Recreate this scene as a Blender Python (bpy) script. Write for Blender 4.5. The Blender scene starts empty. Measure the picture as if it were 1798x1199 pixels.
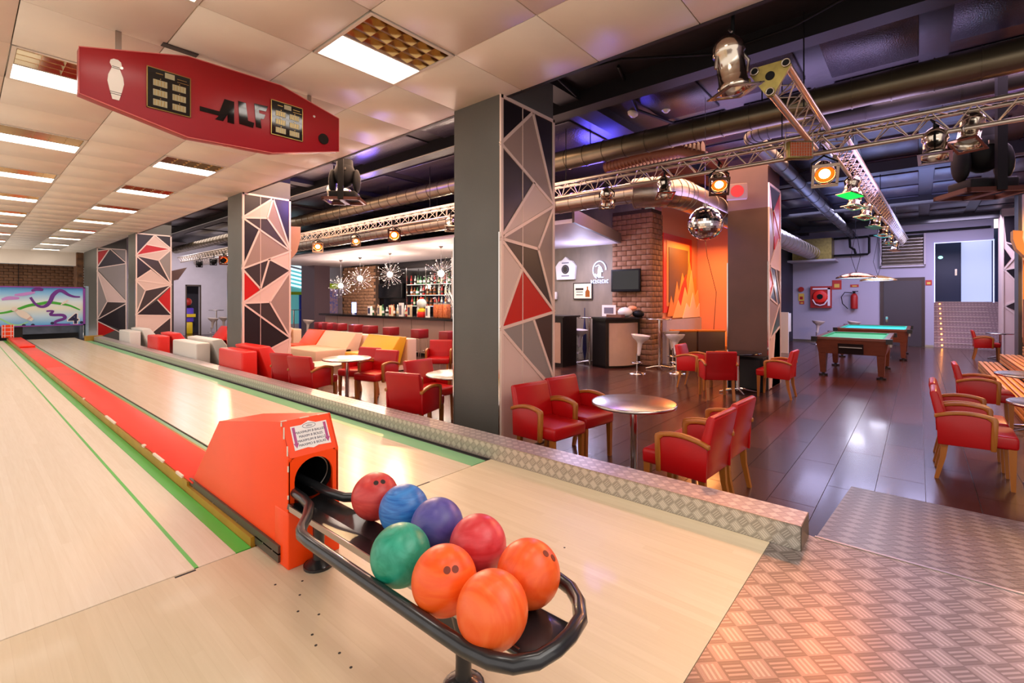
import bpy, bmesh, math, random
from mathutils import Vector, Matrix, Euler
random.seed(7)
C = bpy.context.collection
SC = bpy.context.scene
PI = math.pi
FZ = -0.28          # lounge floor level; the lanes are at z = 0
# ---------------------------------------------------------------- camera, world, exposure
cam = bpy.data.cameras.new('camera'); co = bpy.data.objects.new('camera', cam); C.objects.link(co)
co.location = (0, 0, 1.38); co.rotation_euler = (PI/2, 0, math.radians(-49.4))
cam.sensor_width = 36; cam.lens = 833/1798*36; cam.shift_y = -72.5/1798; cam.clip_start = .05; cam.clip_end = 200
SC.camera = co
W = bpy.data.worlds.new('world'); SC.world = W; W.use_nodes = True
W.node_tree.nodes['Background'].inputs[0].default_value = (1.0, .90, .84, 1)
W.node_tree.nodes['Background'].inputs[1].default_value = 1.2
SC.view_settings.view_transform = 'Standard'; SC.view_settings.look = 'None'
SC.view_settings.gamma = 1; SC.view_settings.use_curve_mapping = False; SC.view_settings.exposure = 0.22
try:
    SC.cycles.use_denoising = True; SC.cycles.max_bounces = 8; SC.cycles.sample_clamp_indirect = 6
except Exception: pass
def area(loc, size, power, col, rot=(0, 0, 0), sy=None):
    l = bpy.data.lights.new('area_light', 'AREA'); l.energy = power; l.color = col; l.size = size
    if sy: l.shape = 'RECTANGLE'; l.size_y = sy
    o = bpy.data.objects.new('area_light', l); C.objects.link(o); o.location = loc; o.rotation_euler = rot; return o
def spot(loc, target, power, col, ang=50, blend=.5, r=.06):
    l = bpy.data.lights.new('spot_light', 'SPOT'); l.energy = power; l.color = col; l.spot_size = math.radians(ang); l.spot_blend = blend; l.shadow_soft_size = r
    o = bpy.data.objects.new('spot_light', l); C.objects.link(o); o.location = loc
    o.rotation_euler = (Vector(target)-Vector(loc)).to_track_quat('-Z', 'Y').to_euler(); return o
def point(loc, power, col, r=.05):
    l = bpy.data.lights.new('point_light', 'POINT'); l.energy = power; l.color = col; l.shadow_soft_size = r
    o = bpy.data.objects.new('point_light', l); C.objects.link(o); o.location = loc; return o
# added unseen area lights that fill and tint lanes, lounge, bar and stairs
area((2.2, -1.2, 3.3), 2.4, 60, (1, .93, .86))
area((5.0, 9.0, 3.9), 2.2, 420, (1, .60, .40), sy=9)
area((5.4, 19, 3.9), 3, 200, (1, .80, .70), sy=9)
area((8.6, 3.2, 3.9), 2.5, 190, (1, .52, .32), sy=4)
area((8.5, -.8, 3.9), 3, 100, (.90, .60, .85), sy=2.5)
area((17.5, 1.2, 3.95), 3, 300, (.62, .60, 1), sy=3.5)
area((19.6, -1.0, 3.7), 1.5, 130, (.75, .66, 1), rot=(0, math.radians(-20), 0))
area((13.2, 4.4, 3.0), 1.2, 75, (1, .36, .10), sy=.6)
area((9.9, 13.5, 2.7), 1.2, 110, (1, .80, .74), sy=7)
area((9.6, 7.2, 2.7), 1.4, 80, (.80, .70, 1), sy=1.6)
area((12.5, -2.4, 3.6), 2.5, 330, (1, .50, .18), sy=1)
area((6.8, 23.6, 3.6), 2, 90, (.95, .85, 1), sy=2)
# unseen upward lights added under the black slab to brighten and tint it
area((8.5, 1.5, 3.1), 3, 90, (.62, .46, 1), rot=(PI, 0, 0), sy=3)
area((5.6, 8.5, 3.0), 1.5, 90, (1, .66, .60), rot=(PI, 0, 0), sy=9)
area((15, .6, 3.0), 3, 110, (.35, .42, 1), rot=(PI, 0, 0), sy=3)
point((7.6, 4.4, 3.6), 90, (.10, .08, 1), .3); point((5.4, 8.6, 3.7), 40, (.2, .12, 1), .2)
point((9.4, -1.2, 3.45), 14, (.5, .3, 1), .1)
# ---------------------------------------------------------------- materials
def lin(h):
    h = h.lstrip('#'); v = [int(h[i:i+2], 16)/255 for i in (0, 2, 4)]
    return tuple(((x+.055)/1.055)**2.4 if x > .04045 else x/12.92 for x in v)+(1,)
MATS = {}
def mat(name, col, rough=.5, metal=0, noise=0, nscale=8, bump=0, bscale=40, emit=None, es=0, alpha=1, spec=.5, coat=0, trans=0, stretch=None, col2=None):
    if name in MATS: return MATS[name]
    m = bpy.data.materials.new(name); m.use_nodes = True; nt = m.node_tree; b = nt.nodes['Principled BSDF']
    c = lin(col); b.inputs['Base Color'].default_value = c; b.inputs['Roughness'].default_value = rough
    b.inputs['Metallic'].default_value = metal; b.inputs['Specular IOR Level'].default_value = spec
    b.inputs['Coat Weight'].default_value = coat; b.inputs['Coat Roughness'].default_value = .08
    if trans: b.inputs['Transmission Weight'].default_value = trans; b.inputs['IOR'].default_value = 1.3
    if emit: b.inputs['Emission Color'].default_value = lin(emit); b.inputs['Emission Strength'].default_value = es
    if alpha < 1: b.inputs['Alpha'].default_value = alpha
    tc = nt.nodes.new('ShaderNodeTexCoord'); mp = nt.nodes.new('ShaderNodeMapping'); nt.links.new(tc.outputs['Object'], mp.inputs[0])
    if stretch: mp.inputs['Scale'].default_value = stretch
    if noise:
        n = nt.nodes.new('ShaderNodeTexNoise'); n.inputs['Scale'].default_value = nscale; n.inputs['Detail'].default_value = 5
        nt.links.new(mp.outputs[0], n.inputs['Vector'])
        r = nt.nodes.new('ShaderNodeValToRGB'); r.color_ramp.elements[0].position = .3; r.color_ramp.elements[1].position = .7
        d = lin(col2) if col2 else tuple(x*(1-noise) for x in c[:3])+(1,)
        r.color_ramp.elements[0].color = d; r.color_ramp.elements[1].color = c if col2 else tuple(min(1, x*(1+noise*.4)) for x in c[:3])+(1,)
        nt.links.new(n.outputs['Fac'], r.inputs[0]); nt.links.new(r.outputs[0], b.inputs['Base Color'])
    if bump:
        n = nt.nodes.new('ShaderNodeTexNoise'); n.inputs['Scale'].default_value = bscale; nt.links.new(mp.outputs[0], n.inputs['Vector'])
        q = nt.nodes.new('ShaderNodeBump'); q.inputs['Strength'].default_value = bump; q.inputs['Distance'].default_value = .01
        nt.links.new(n.outputs['Fac'], q.inputs['Height']); nt.links.new(q.outputs[0], b.inputs['Normal'])
    MATS[name] = m; return m
def math_n(nt, op, a, b=None, c=None):
    n = nt.nodes.new('ShaderNodeMath'); n.operation = op
    for i, v in enumerate((a, b, c)):
        if v is None: continue
        if isinstance(v, (int, float)): n.inputs[i].default_value = v
        else: nt.links.new(v, n.inputs[i])
    return n.outputs[0]
def tread(name, axes, s=.105, col='#a9a49e', dark='#857f7a'):
    """five-bar aluminium tread plate: groups of raised bars turned alternately by 90 degrees (fine relief)"""
    m = bpy.data.materials.new(name); m.use_nodes = True; nt = m.node_tree; b = nt.nodes['Principled BSDF']
    tc = nt.nodes.new('ShaderNodeTexCoord'); sp = nt.nodes.new('ShaderNodeSeparateXYZ'); nt.links.new(tc.outputs['Object'], sp.inputs[0])
    U, V = sp.outputs[axes[0]], sp.outputs[axes[1]]
    a = math_n(nt, 'MULTIPLY', math_n(nt, 'ADD', U, V), 1/s); d = math_n(nt, 'MULTIPLY', math_n(nt, 'SUBTRACT', U, V), 1/s)
    fa, fd = math_n(nt, 'FLOOR', a), math_n(nt, 'FLOOR', d)
    par = math_n(nt, 'ABSOLUTE', math_n(nt, 'MODULO', math_n(nt, 'ADD', fa, fd), 2))
    ra, rd = math_n(nt, 'SUBTRACT', a, fa), math_n(nt, 'SUBTRACT', d, fd)
    mix = lambda x, y: math_n(nt, 'ADD', math_n(nt, 'MULTIPLY', x, par), math_n(nt, 'MULTIPLY', y, math_n(nt, 'SUBTRACT', 1, par)))
    along, across = mix(ra, rd), mix(rd, ra)
    win = math_n(nt, 'LESS_THAN', math_n(nt, 'ABSOLUTE', math_n(nt, 'SUBTRACT', along, .5)), .40)
    win2 = math_n(nt, 'LESS_THAN', math_n(nt, 'ABSOLUTE', math_n(nt, 'SUBTRACT', across, .5)), .40)
    bars = math_n(nt, 'GREATER_THAN', math_n(nt, 'SINE', math_n(nt, 'MULTIPLY', across, 2*PI*4.5)), .1)
    h = math_n(nt, 'MULTIPLY', bars, math_n(nt, 'MULTIPLY', win, win2))
    bp = nt.nodes.new('ShaderNodeBump'); bp.inputs['Strength'].default_value = .8; bp.inputs['Distance'].default_value = .0025
    nt.links.new(h, bp.inputs['Height']); nt.links.new(bp.outputs[0], b.inputs['Normal'])
    mx = nt.nodes.new('ShaderNodeMix'); mx.data_type = 'RGBA'; mx.inputs[6].default_value = lin(dark); mx.inputs[7].default_value = lin(col)
    fac = math_n(nt, 'MULTIPLY', math_n(nt, 'ADD', math_n(nt, 'MULTIPLY', h, .6), math_n(nt, 'MULTIPLY', par, .4)), 1)
    nt.links.new(fac, mx.inputs[0]); nt.links.new(mx.outputs[2], b.inputs['Base Color'])
    b.inputs['Metallic'].default_value = .45; b.inputs['Roughness'].default_value = .34
    MATS[name] = m; return m
def boards(name, c1, c2, w, L, rough, axis='y', coat=0, var=.5):
    """narrow glued boards with a shifted joint in every row, grain along them"""
    m = bpy.data.materials.new(name); m.use_nodes = True; nt = m.node_tree; b = nt.nodes['Principled BSDF']
    tc = nt.nodes.new('ShaderNodeTexCoord'); sp = nt.nodes.new('ShaderNodeSeparateXYZ'); nt.links.new(tc.outputs['Object'], sp.inputs[0])
    U, V = (sp.outputs[0], sp.outputs[1]) if axis == 'y' else (sp.outputs[1], sp.outputs[0])
    i = math_n(nt, 'FLOOR', math_n(nt, 'MULTIPLY', U, 1/w))
    off = math_n(nt, 'MULTIPLY', math_n(nt, 'FRACT', math_n(nt, 'MULTIPLY', i, .37)), L)
    j = math_n(nt, 'FLOOR', math_n(nt, 'MULTIPLY', math_n(nt, 'ADD', V, off), 1/L))
    cb = nt.nodes.new('ShaderNodeCombineXYZ'); nt.links.new(i, cb.inputs[0]); nt.links.new(j, cb.inputs[1])
    wn = nt.nodes.new('ShaderNodeTexWhiteNoise'); wn.noise_dimensions = '2D'; nt.links.new(cb.outputs[0], wn.inputs['Vector'])
    mp = nt.nodes.new('ShaderNodeMapping'); mp.inputs['Scale'].default_value = (30, 1.5, 1) if axis == 'y' else (1.5, 30, 1)
    nt.links.new(tc.outputs['Object'], mp.inputs[0]); gn = nt.nodes.new('ShaderNodeTexNoise'); gn.inputs['Scale'].default_value = 2.2; gn.inputs['Detail'].default_value = 6
    nt.links.new(mp.outputs[0], gn.inputs['Vector'])
    edge = math_n(nt, 'LESS_THAN', math_n(nt, 'FRACT', math_n(nt, 'MULTIPLY', U, 1/w)), .05)
    f = math_n(nt, 'ADD', math_n(nt, 'MULTIPLY', wn.outputs['Value'], var), math_n(nt, 'MULTIPLY', gn.outputs['Fac'], 1-var))
    f = math_n(nt, 'SUBTRACT', f, math_n(nt, 'MULTIPLY', edge, .18))
    mx = nt.nodes.new('ShaderNodeMix'); mx.data_type = 'RGBA'; mx.inputs[6].default_value = lin(c1); mx.inputs[7].default_value = lin(c2)
    nt.links.new(f, mx.inputs[0]); nt.links.new(mx.outputs[2], b.inputs['Base Color'])
    b.inputs['Roughness'].default_value = rough; b.inputs['Coat Weight'].default_value = coat; b.inputs['Coat Roughness'].default_value = .06
    MATS[name] = m; return m
def brickmat(name, c1, c2, rough=.85):
    return mat(name, c1, rough, noise=.4, nscale=5, bump=.5, bscale=30, col2=c2)
# ---------------------------------------------------------------- mesh building
class MB:
    def __init__(s): s.v = []; s.f = []; s.sm = []
    def add(s, vs, fs, smooth=False, M=None):
        n = len(s.v)
        s.v += [tuple(M @ Vector(v)) if M else tuple(v) for v in vs]
        s.f += [tuple(i+n for i in f) for f in fs]; s.sm += [smooth]*len(fs); return s
    def box(s, x0, x1, y0, y1, z0, z1, M=None):
        vs = [(x, y, z) for x in (x0, x1) for y in (y0, y1) for z in (z0, z1)]
        return s.add(vs, [(0, 1, 3, 2), (4, 6, 7, 5), (0, 4, 5, 1), (2, 3, 7, 6), (0, 2, 6, 4), (1, 5, 7, 3)], M=M)
    def rbox(s, x0, x1, y0, y1, z0, z1, r=.02, M=None, n=2):
        bm = bmesh.new(); bmesh.ops.create_cube(bm, size=1)
        for v in bm.verts: v.co = ((x0+x1)/2+v.co.x*(x1-x0), (y0+y1)/2+v.co.y*(y1-y0), (z0+z1)/2+v.co.z*(z1-z0))
        r = min(r, .49*min(x1-x0, y1-y0, z1-z0))
        bmesh.ops.bevel(bm, geom=bm.edges[:], offset=r, segments=n, affect='EDGES', profile=.5)
        return s.bm(bm, M)
    def bm(s, bm, M=None, smooth=True):
        bm.verts.ensure_lookup_table(); bm.verts.index_update()
        s.add([v.co[:] for v in bm.verts], [[v.index for v in f.verts] for f in bm.faces], smooth, M); bm.free(); return s
    def prism(s, poly, a, b, axis='x', r=0, M=None, n=2):
        """extrude a 2D polygon (in the plane across axis) from a to b; r bevels all edges"""
        def P(p, t): return (t, p[0], p[1]) if axis == 'x' else ((p[0], t, p[1]) if axis == 'y' else (p[0], p[1], t))
        k = len(poly); vs = [P(p, a) for p in poly]+[P(p, b) for p in poly]
        fs = [tuple(range(k))[::-1], tuple(range(k, 2*k))]+[(i, (i+1) % k, k+(i+1) % k, k+i) for i in range(k)]
        if not r: return s.add(vs, fs, M=M)
        bm = bmesh.new(); vv = [bm.verts.new(v) for v in vs]
        for f in fs: bm.faces.new([vv[i] for i in f])
        bmesh.ops.recalc_face_normals(bm, faces=bm.faces[:])
        bmesh.ops.bevel(bm, geom=bm.edges[:], offset=r, segments=n, affect='EDGES', profile=.5)
        return s.bm(bm, M)
    def cyl(s, p0, p1, r0, r1=None, n=12, cap=True, smooth=True, M=None):
        r1 = r0 if r1 is None else r1; p0, p1 = Vector(p0), Vector(p1); d = (p1-p0).normalized()
        u = d.orthogonal().normalized(); w = d.cross(u)
        vs = [tuple(p+(u*math.cos(2*PI*i/n)+w*math.sin(2*PI*i/n))*r) for p, r in ((p0, r0), (p1, r1)) for i in range(n)]
        s.add(vs, [(i, (i+1) % n, n+(i+1) % n, n+i) for i in range(n)], smooth, M)
        if cap: s.add(vs, [tuple(range(n))[::-1], tuple(range(n, 2*n))], False, M)
        return s
    def tube(s, pts, r, n=10, closed=False, M=None, cap=True):
        pts = [Vector(p) for p in pts]; k = len(pts); vs = []; prev = None
        for i, p in enumerate(pts):
            a = pts[(i-1) % k] if (closed or i) else p; b = pts[(i+1) % k] if (closed or i < k-1) else p
            d = (b-a).normalized()
            u = d.orthogonal().normalized() if prev is None else (prev-d*prev.dot(d)).normalized()
            prev = u; w = d.cross(u); rr = r[i] if isinstance(r, (list, tuple)) else r
            vs += [tuple(p+(u*math.cos(2*PI*j/n)+w*math.sin(2*PI*j/n))*rr) for j in range(n)]
        fs = []
        for i in range(k if closed else k-1):
            q = (i+1) % k
            fs += [(i*n+j, i*n+(j+1) % n, q*n+(j+1) % n, q*n+j) for j in range(n)]
        s.add(vs, fs, True, M)
        if not closed and cap: s.add(vs, [tuple(range(n))[::-1], tuple(range((k-1)*n, k*n))], False, M)
        return s
    def lathe(s, prof, n=20, M=None, c=(0, 0, 0), smooth=True):
        vs = [(c[0]+r*math.cos(2*PI*i/n), c[1]+r*math.sin(2*PI*i/n), c[2]+z) for r, z in prof for i in range(n)]
        fs = [(k*n+i, k*n+(i+1) % n, (k+1)*n+(i+1) % n, (k+1)*n+i) for k in range(len(prof)-1) for i in range(n)]
        s.add(vs, fs, smooth, M)
        return s
    def sphere(s, c, r, n=16, M=None, sc=(1, 1, 1)):
        m = n//2; prof = [(max(1e-4, r*math.sin(PI*i/m)), -r*math.cos(PI*i/m)) for i in range(m+1)]
        T = Matrix.Translation(c) @ Matrix.Diagonal((*sc, 1))
        return s.lathe(prof, n, M=(M @ T) if M else T)
    def mesh(s, name, m, subd=0):
        me = bpy.data.meshes.new(name); me.from_pydata(s.v, [], s.f)
        for p, q in zip(me.polygons, s.sm): p.use_smooth = q
        if m: me.materials.append(MATS[m] if isinstance(m, str) else m)
        me.update(); return me
    def obj(s, name, m, parent=None, **k):
        o = bpy.data.objects.new(name, s.mesh(name, m)); C.objects.link(o)
        if parent: o.parent = parent
        for a, b in k.items(): o[a] = b
        return o
def arc(c, r, a0, a1, n=6, z=0):
    return [(c[0]+r*math.cos(math.radians(a0+(a1-a0)*i/n)), c[1]+r*math.sin(math.radians(a0+(a1-a0)*i/n)), z) for i in range(n+1)]
def thing(name, label, cat, loc=(0, 0, 0), rz=0, group=None, mesh=None, kind=None):
    o = bpy.data.objects.new(name, mesh); C.objects.link(o); o.location = loc; o.rotation_euler = (0, 0, rz)
    o['label'] = label; o['category'] = cat
    if group: o['group'] = group
    if kind: o['kind'] = kind
    return o
def dup(root, label=None, loc=None, rz=None, group=None, deep=True):
    r = root.copy(); C.objects.link(r)
    if loc: r.location = loc
    if rz is not None: r.rotation_euler = (0, 0, rz)
    if label: r['label'] = label
    if group: r['group'] = group
    if deep:
        for ch in list(root.children):
            c = ch.copy(); C.objects.link(c); c.parent = r
            for g in list(ch.children):
                d = g.copy(); C.objects.link(d); d.parent = c
    return r
def struct(name, mb, m, parent=None, **k):
    o = mb.obj(name, m, parent, **k)
    if not parent: o['kind'] = 'structure'
    return o
def inst(mesh, name, parent, loc=(0, 0, 0), rot=(0, 0, 0), sc=(1, 1, 1)):
    o = bpy.data.objects.new(name, mesh); C.objects.link(o); o.parent = parent; o.location = loc; o.rotation_euler = rot; o.scale = sc; return o
def text(s, name, m, size, parent, loc, rot, ext=.001, shear=0, offset=0, align='CENTER', sx=1):
    c = bpy.data.curves.new(name, 'FONT'); c.body = s; c.size = size; c.extrude = ext; c.shear = shear; c.offset = offset
    c.align_x = align; c.align_y = 'CENTER'; c.materials.append(MATS[m])
    o = bpy.data.objects.new(name, c); C.objects.link(o); o.parent = parent; o.location = loc; o.rotation_euler = rot; o.scale = (sx, 1, 1); return o
# palette
mat('tile_white', '#e3d5c3', .45, noise=.05, nscale=2); mat('ceiling_gap', '#6d6258', .8)
mat('light_frame', '#d9d2c6', .35, .3); mat('lamp_glow', '#ffffff', .5, emit='#fff4ea', es=9); mat('louvre_mirror', '#cbb48e', .12, 1)
mat('black_slab', '#221d20', .42, noise=.35, nscale=2.5, bump=.25, bscale=9); mat('black_beam', '#18161a', .5)
mat('slab_panel', '#2c2630', .3, .1, bump=.5, bscale=60)
mat('pillar_grey', '#585751', .42, noise=.12, nscale=1.6, bump=.1, bscale=60)
mat('pillar_lit_brown', '#51382c', .4, noise=.2, nscale=2)  # grey pillar; the orange light on it is put into this brown
mat('panel_black', '#1f1a1e', .28); mat('panel_dark', '#3c3231', .28); mat('panel_mid', '#9c857b', .3); mat('panel_light', '#dcbfb2', .32)
mat('panel_red', '#c4120c', .3); mat('panel_grey', '#938a84', .3); mat('strip_metal', '#ead2c4', .35, .2); mat('chrome', '#d8d4d0', .12, 1); mat('steel', '#b9b2ab', .3, 1)
mat('green_paint', '#55c048', .35); mat('green_dull', '#74b57e', .35); mat('red_cap', '#f22e05', .42, noise=.12, nscale=3, spec=.3); mat('yellow_wood', '#b98a22', .45, noise=.2, nscale=3)
mat('cream_edge', '#eadcb8', .4); mat('black_rubber', '#1b1a1a', .6); mat('orange_paint', '#ff4a06', .38, noise=.05, nscale=3, spec=.35)
mat('chipped', '#e9d8c4', .6); mat('black_paint', '#25272a', .3, .2, noise=.3, nscale=20, coat=.4); mat('grey_bar', '#5b564a', .4, .6)
mat('red_board', '#9c0a16', .36, noise=.1, nscale=1); mat('black_gloss', '#0d0d10', .08); mat('pin_white', '#e9e0d2', .35); mat('display_beige', '#a59c78', .4); mat('gold_line', '#a88a4c', .3, .8)
mat('leather_red', '#ad070b', .34, bump=.08, bscale=120, noise=.08, nscale=6, spec=.4); mat('leather_dark', '#8a1218', .3, bump=.08, bscale=120, coat=.15); mat('piping_red', '#7d0a10', .4)
mat('chair_wood', '#a8621f', .38, noise=.2, nscale=9, stretch=(1, 1, .15)); mat('dark_wood', '#5a3620', .4, noise=.2, nscale=9)
mat('aluminium', '#c2bab4', .24, 1, noise=.06, nscale=40); mat('vinyl_white', '#dedad2', .38); mat('vinyl_red', '#e2281d', .35); mat('vinyl_orange', '#f2500f', .38); mat('vinyl_cream', '#efc9a4', .42); mat('vinyl_yellow', '#f4ae12', .4); mat('seam', '#4a4340', .7)
mat('duct_dark', '#6d6350', .35, .85, noise=.2, nscale=3); mat('duct_silver', '#b2a79b', .3, .95, noise=.12, nscale=3); mat('duct_black', '#3a3734', .4, .6)
mat('truss_metal', '#cdbfae', .3, .85); mat('truss_plate', '#9b8c4e', .4, .8, noise=.3, nscale=12); mat('par_chrome', '#cfc3b2', .16, 1)
mat('lamp_orange', '#ffffff', .5, emit='#ff9a4c', es=40); mat('lamp_bulb', '#ffffff', .5, emit='#ffeeda', es=60); mat('gel_orange', '#b8501a', .5); mat('gel_green', '#10d060', .3, emit='#10f050', es=1.2); mat('gel_teal', '#6fd3c9', .2, coat=1)
mat('black_plastic', '#0a0a0b', .6, spec=.25); mat('rust_flange', '#8d5638', .5); mat('white_plastic', '#ded4c4', .4); mat('mirror', '#f4f2f2', .03, 1)
mat('wall_white', '#b9b0b8', .7, noise=.05, nscale=3); mat('wall_lilac', '#aaa4b6', .7); mat('wall_orange', '#e8966a', .65); mat('wall_navy', '#25202e', .6); mat('wall_soffit', '#e6dade', .6)
mat('concrete', '#8d7f6a', .8, noise=.25, nscale=2.2, bump=.3, bscale=20, stretch=(1, 1, .35), col2='#6f6353'); brickmat('brick', '#a0785a', '#7e563c'); mat('mortar', '#4d382a', .9, noise=.2, nscale=20); brickmat('brick_back', '#7a5030', '#3f2918')
mat('bar_front', '#a88f84', .45); mat('bar_top', '#17120f', .15); mat('kiosk_black', '#14100f', .35); mat('kiosk_panel', '#b08f78', .45, noise=.06, nscale=6)
mat('stool_white', '#d9c9c0', .22); mat('stool_red', '#8c141c', .35); mat('door_dark', '#3a3238', .45); mat('door_blue', '#142a55', .35); mat('door_frame', '#3c2a22', .5)
mat('felt', '#4fd0a6', .85); mat('felt_edge', '#2fae8d', .8); mat('pool_wood', '#6b3a26', .35, noise=.2, nscale=5, coat=.4, stretch=(.3, 1, 3)); mat('pool_black', '#120f10', .3)
mat('sign_red', '#b32a20', .5); mat('sign_yellow', '#d8b64a', .5); mat('green_sign', '#3fd59a', .5, emit='#b0fff0', es=1.5); mat('hose_red', '#a11a14', .45)
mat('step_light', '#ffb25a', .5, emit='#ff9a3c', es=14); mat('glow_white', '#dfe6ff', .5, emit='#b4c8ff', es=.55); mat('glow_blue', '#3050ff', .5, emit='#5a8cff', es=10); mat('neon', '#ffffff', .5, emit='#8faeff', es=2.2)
mat('print_blue', '#3f9ad8', .4); mat('ribbon_purple', '#6a2b8e', .4); mat('ribbon_light', '#c58cd8', .4); mat('ribbon_green', '#3fae2e', .4); mat('paper_white', '#f0ece8', .55); mat('ink_navy', '#1d1c48', .5); mat('ink_pink', '#b34a86', .5); mat('ink_grey', '#6c6a78', .6)
mat('mask_purple', '#8a3fa0', .4); mat('pit_metal', '#6b7684', .35, .6, noise=.3, nscale=3); mat('frame_paint', '#8fa6b4', .6)
mat('timber_step', '#d38a3c', .42, noise=.2, nscale=6, stretch=(.2, 1, 1)); mat('glass', '#ffffff', .02, trans=1); mat('glass_green', '#2e6b3a', .08, coat=.5); mat('glass_amber', '#8c4a12', .08, coat=.5); mat('glass_clear', '#c7d2cc', .06, coat=.6); mat('glass_red', '#a01c14', .1, coat=.5); mat('tag_cream', '#e6d7b0', .5); mat('tag_dark', '#20180f', .5)
mat('picture_brown', '#6b4a1e', .5); mat('flame_red', '#ea3a10', .5); mat('flame_orange', '#f0953a', .5); mat('flame_yellow', '#f2c274', .5); mat('flame_pale', '#f3dcc0', .5); mat('sofa_orange', '#c9741a', .45); mat('sofa_brown', '#4d3624', .45)
mat('copper', '#b5744a', .2, 1); mat('lampshade', '#e9b070', .25, .8); mat('claw_green', '#a9d51c', .4); mat('claw_blue', '#1a2fae', .35); mat('claw_yellow', '#e6c21a', .45); mat('claw_purple', '#5a3cc0', .4); mat('sky_stripe', '#cfeaf5', .5, emit='#cdeeff', es=1.2); mat('sky_teal', '#5fb0b0', .4, emit='#70c8c8', es=.3)
tread('tread_floor', (0, 1), s=.13, col='#aca19c', dark='#6f645f'); tread('tread_side', (1, 2), s=.075, col='#e4dfd2', dark='#aaa497'); tread('tread_top', (0, 1), s=.075, col='#dcd4d0', dark='#a0969a'); tread('tread_step', (1, 2), s=.09, col='#d0b4b0', dark='#9a8084')
boards('lane_wood', '#d6c4a4', '#e8dbc4', .042, 2.2, .22, coat=.0, var=.3); boards('lane_wood_dull', '#dccdb2', '#efe5d2', .042, 2.2, .45, coat=.0, var=.3); boards('approach_wood', '#cfbc98', '#e2d2b4', .045, 1.8, .42, coat=.06, var=.35)
# ---------------------------------------------------------------- floors
m = MB().box(3.24, 22.5, -4.5, 30, FZ-.25, FZ-.012); floor = struct('floor', m, mat('floor_gap_lit', '#8a7772', .35))  # pale gap colour holds the light caught by the plank joints
for i, c in enumerate(('#44231b', '#4d2a20', '#3a211b')):
    mat('plank%d' % i, c, .25, noise=.25, nscale=4, stretch=(.6, 6, 1), coat=.12)
pm = [MB().box(0, 1, 0, 1, 0, .012).mesh('plank', 'plank%d' % i) for i in range(3)]
pl = []
pw, L = .335, 1.29
row = 0; y = -4.4
while y < 12:
    x = 3.24-(row*.47 % 1)*L
    while x < 22.2:
        x0, x1 = max(x, 3.24), min(x+L, 22.2)
        if x1-x0 > .05 and not (x1 < 5.15 and y+pw < .46): pl.append((x0+.003, x1-.003, y+.0025, y+pw-.0025))
        x += L
    y += pw; row += 1
pl.sort(key=lambda q: ((q[0]+q[1])/2)**2+(q[2]+.6)**2 if q[3] > -1.4 or q[0] > 6 else 999)
for q in pl[:290]:
    inst(random.choice(pm), 'plank', floor, (q[0], q[2], FZ-.012), sc=(q[1]-q[0], q[3]-q[2], 1))
m = MB()
for q in pl[290:]: m.box(q[0], q[1], q[2], q[3], FZ-.012, FZ)
y = 12
while y < 30:
    x = 3.24
    while x < 16: m.box(x+.003, x+L-.003, y+.003, y+.33, FZ-.012, FZ); x += L
    y += .335
m.obj('plank_field', 'plank0', floor, kind='stuff')
struct('floor_approach', MB().box(-5, 3.01, .645, 2.82, -.1, 0), 'approach_wood')
plat = struct('floor_platform', MB().box(-3, 3.25, -4, .642, -.1, 0).box(3.01, 3.25, .49, .642, -.1, 0), 'tread_floor')
lane = struct('floor_lane', MB().box(1.54, 2.78, 2.83, 23.6, -.1, 0), 'lane_wood')
MB().box(2.78, 2.95, 2.83, 21.5, -.1, .001).obj('edge_stripe', 'green_dull', lane)
MB().box(2.95, 3.01, 2.83, 21.5, -.1, -.012).obj('gutter_gap', 'black_rubber', lane)
MB().box(1.515, 1.54, 2.83, 23.6, -.1, -.01).box(2.2, 2.33, 2.815, 2.83, -.1, .001).obj('gutter_gap', 'black_rubber', lane)
MB().box(1.405, 1.515, 2.83, 23.6, -.1, .001).obj('edge_stripe', 'green_dull', lane)
lane2 = struct('floor_lane', MB().box(-5, .985, 2.83, 23.6, -.1, 0), 'lane_wood_dull')
struct('floor_base', MB().box(.9, 3.01, 2.82, 23.6, -.16, -.05), 'black_rubber')
MB().box(.79, .808, 2.83, 23.6, -.1, .0015).obj('edge_stripe', 'green_paint', lane2)
MB().box(.986, 1.062, 2.83, 23.6, -.1, .0015).obj('edge_stripe', 'green_paint', lane2)
MB().box(.70, .79, 2.8, 2.815, -.05, .0008).obj('foul_mark', 'black_rubber', lane2)
# scuffs: small screw plugs scattered on the approach under the rack
m = MB()
for (x, y) in [(1.04, 2.2), (.98, 2.09), (1.03, 2.0), (.95, 1.9), (.93, 1.83), (.97, 1.72), (.96, 1.62), (.95, 1.48), (.93, 1.4), (.98, 1.33), (1.1, 2.3), (1.0, 2.37), (1.0, 1.13), (1.9, 1.8), (2.2, 1.5)]:
    m.cyl((x, y, -.01), (x, y, .0008), .006, n=8)
m.obj('screw_plug', 'black_rubber', bpy.data.objects['floor_approach'], kind='stuff')
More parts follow.
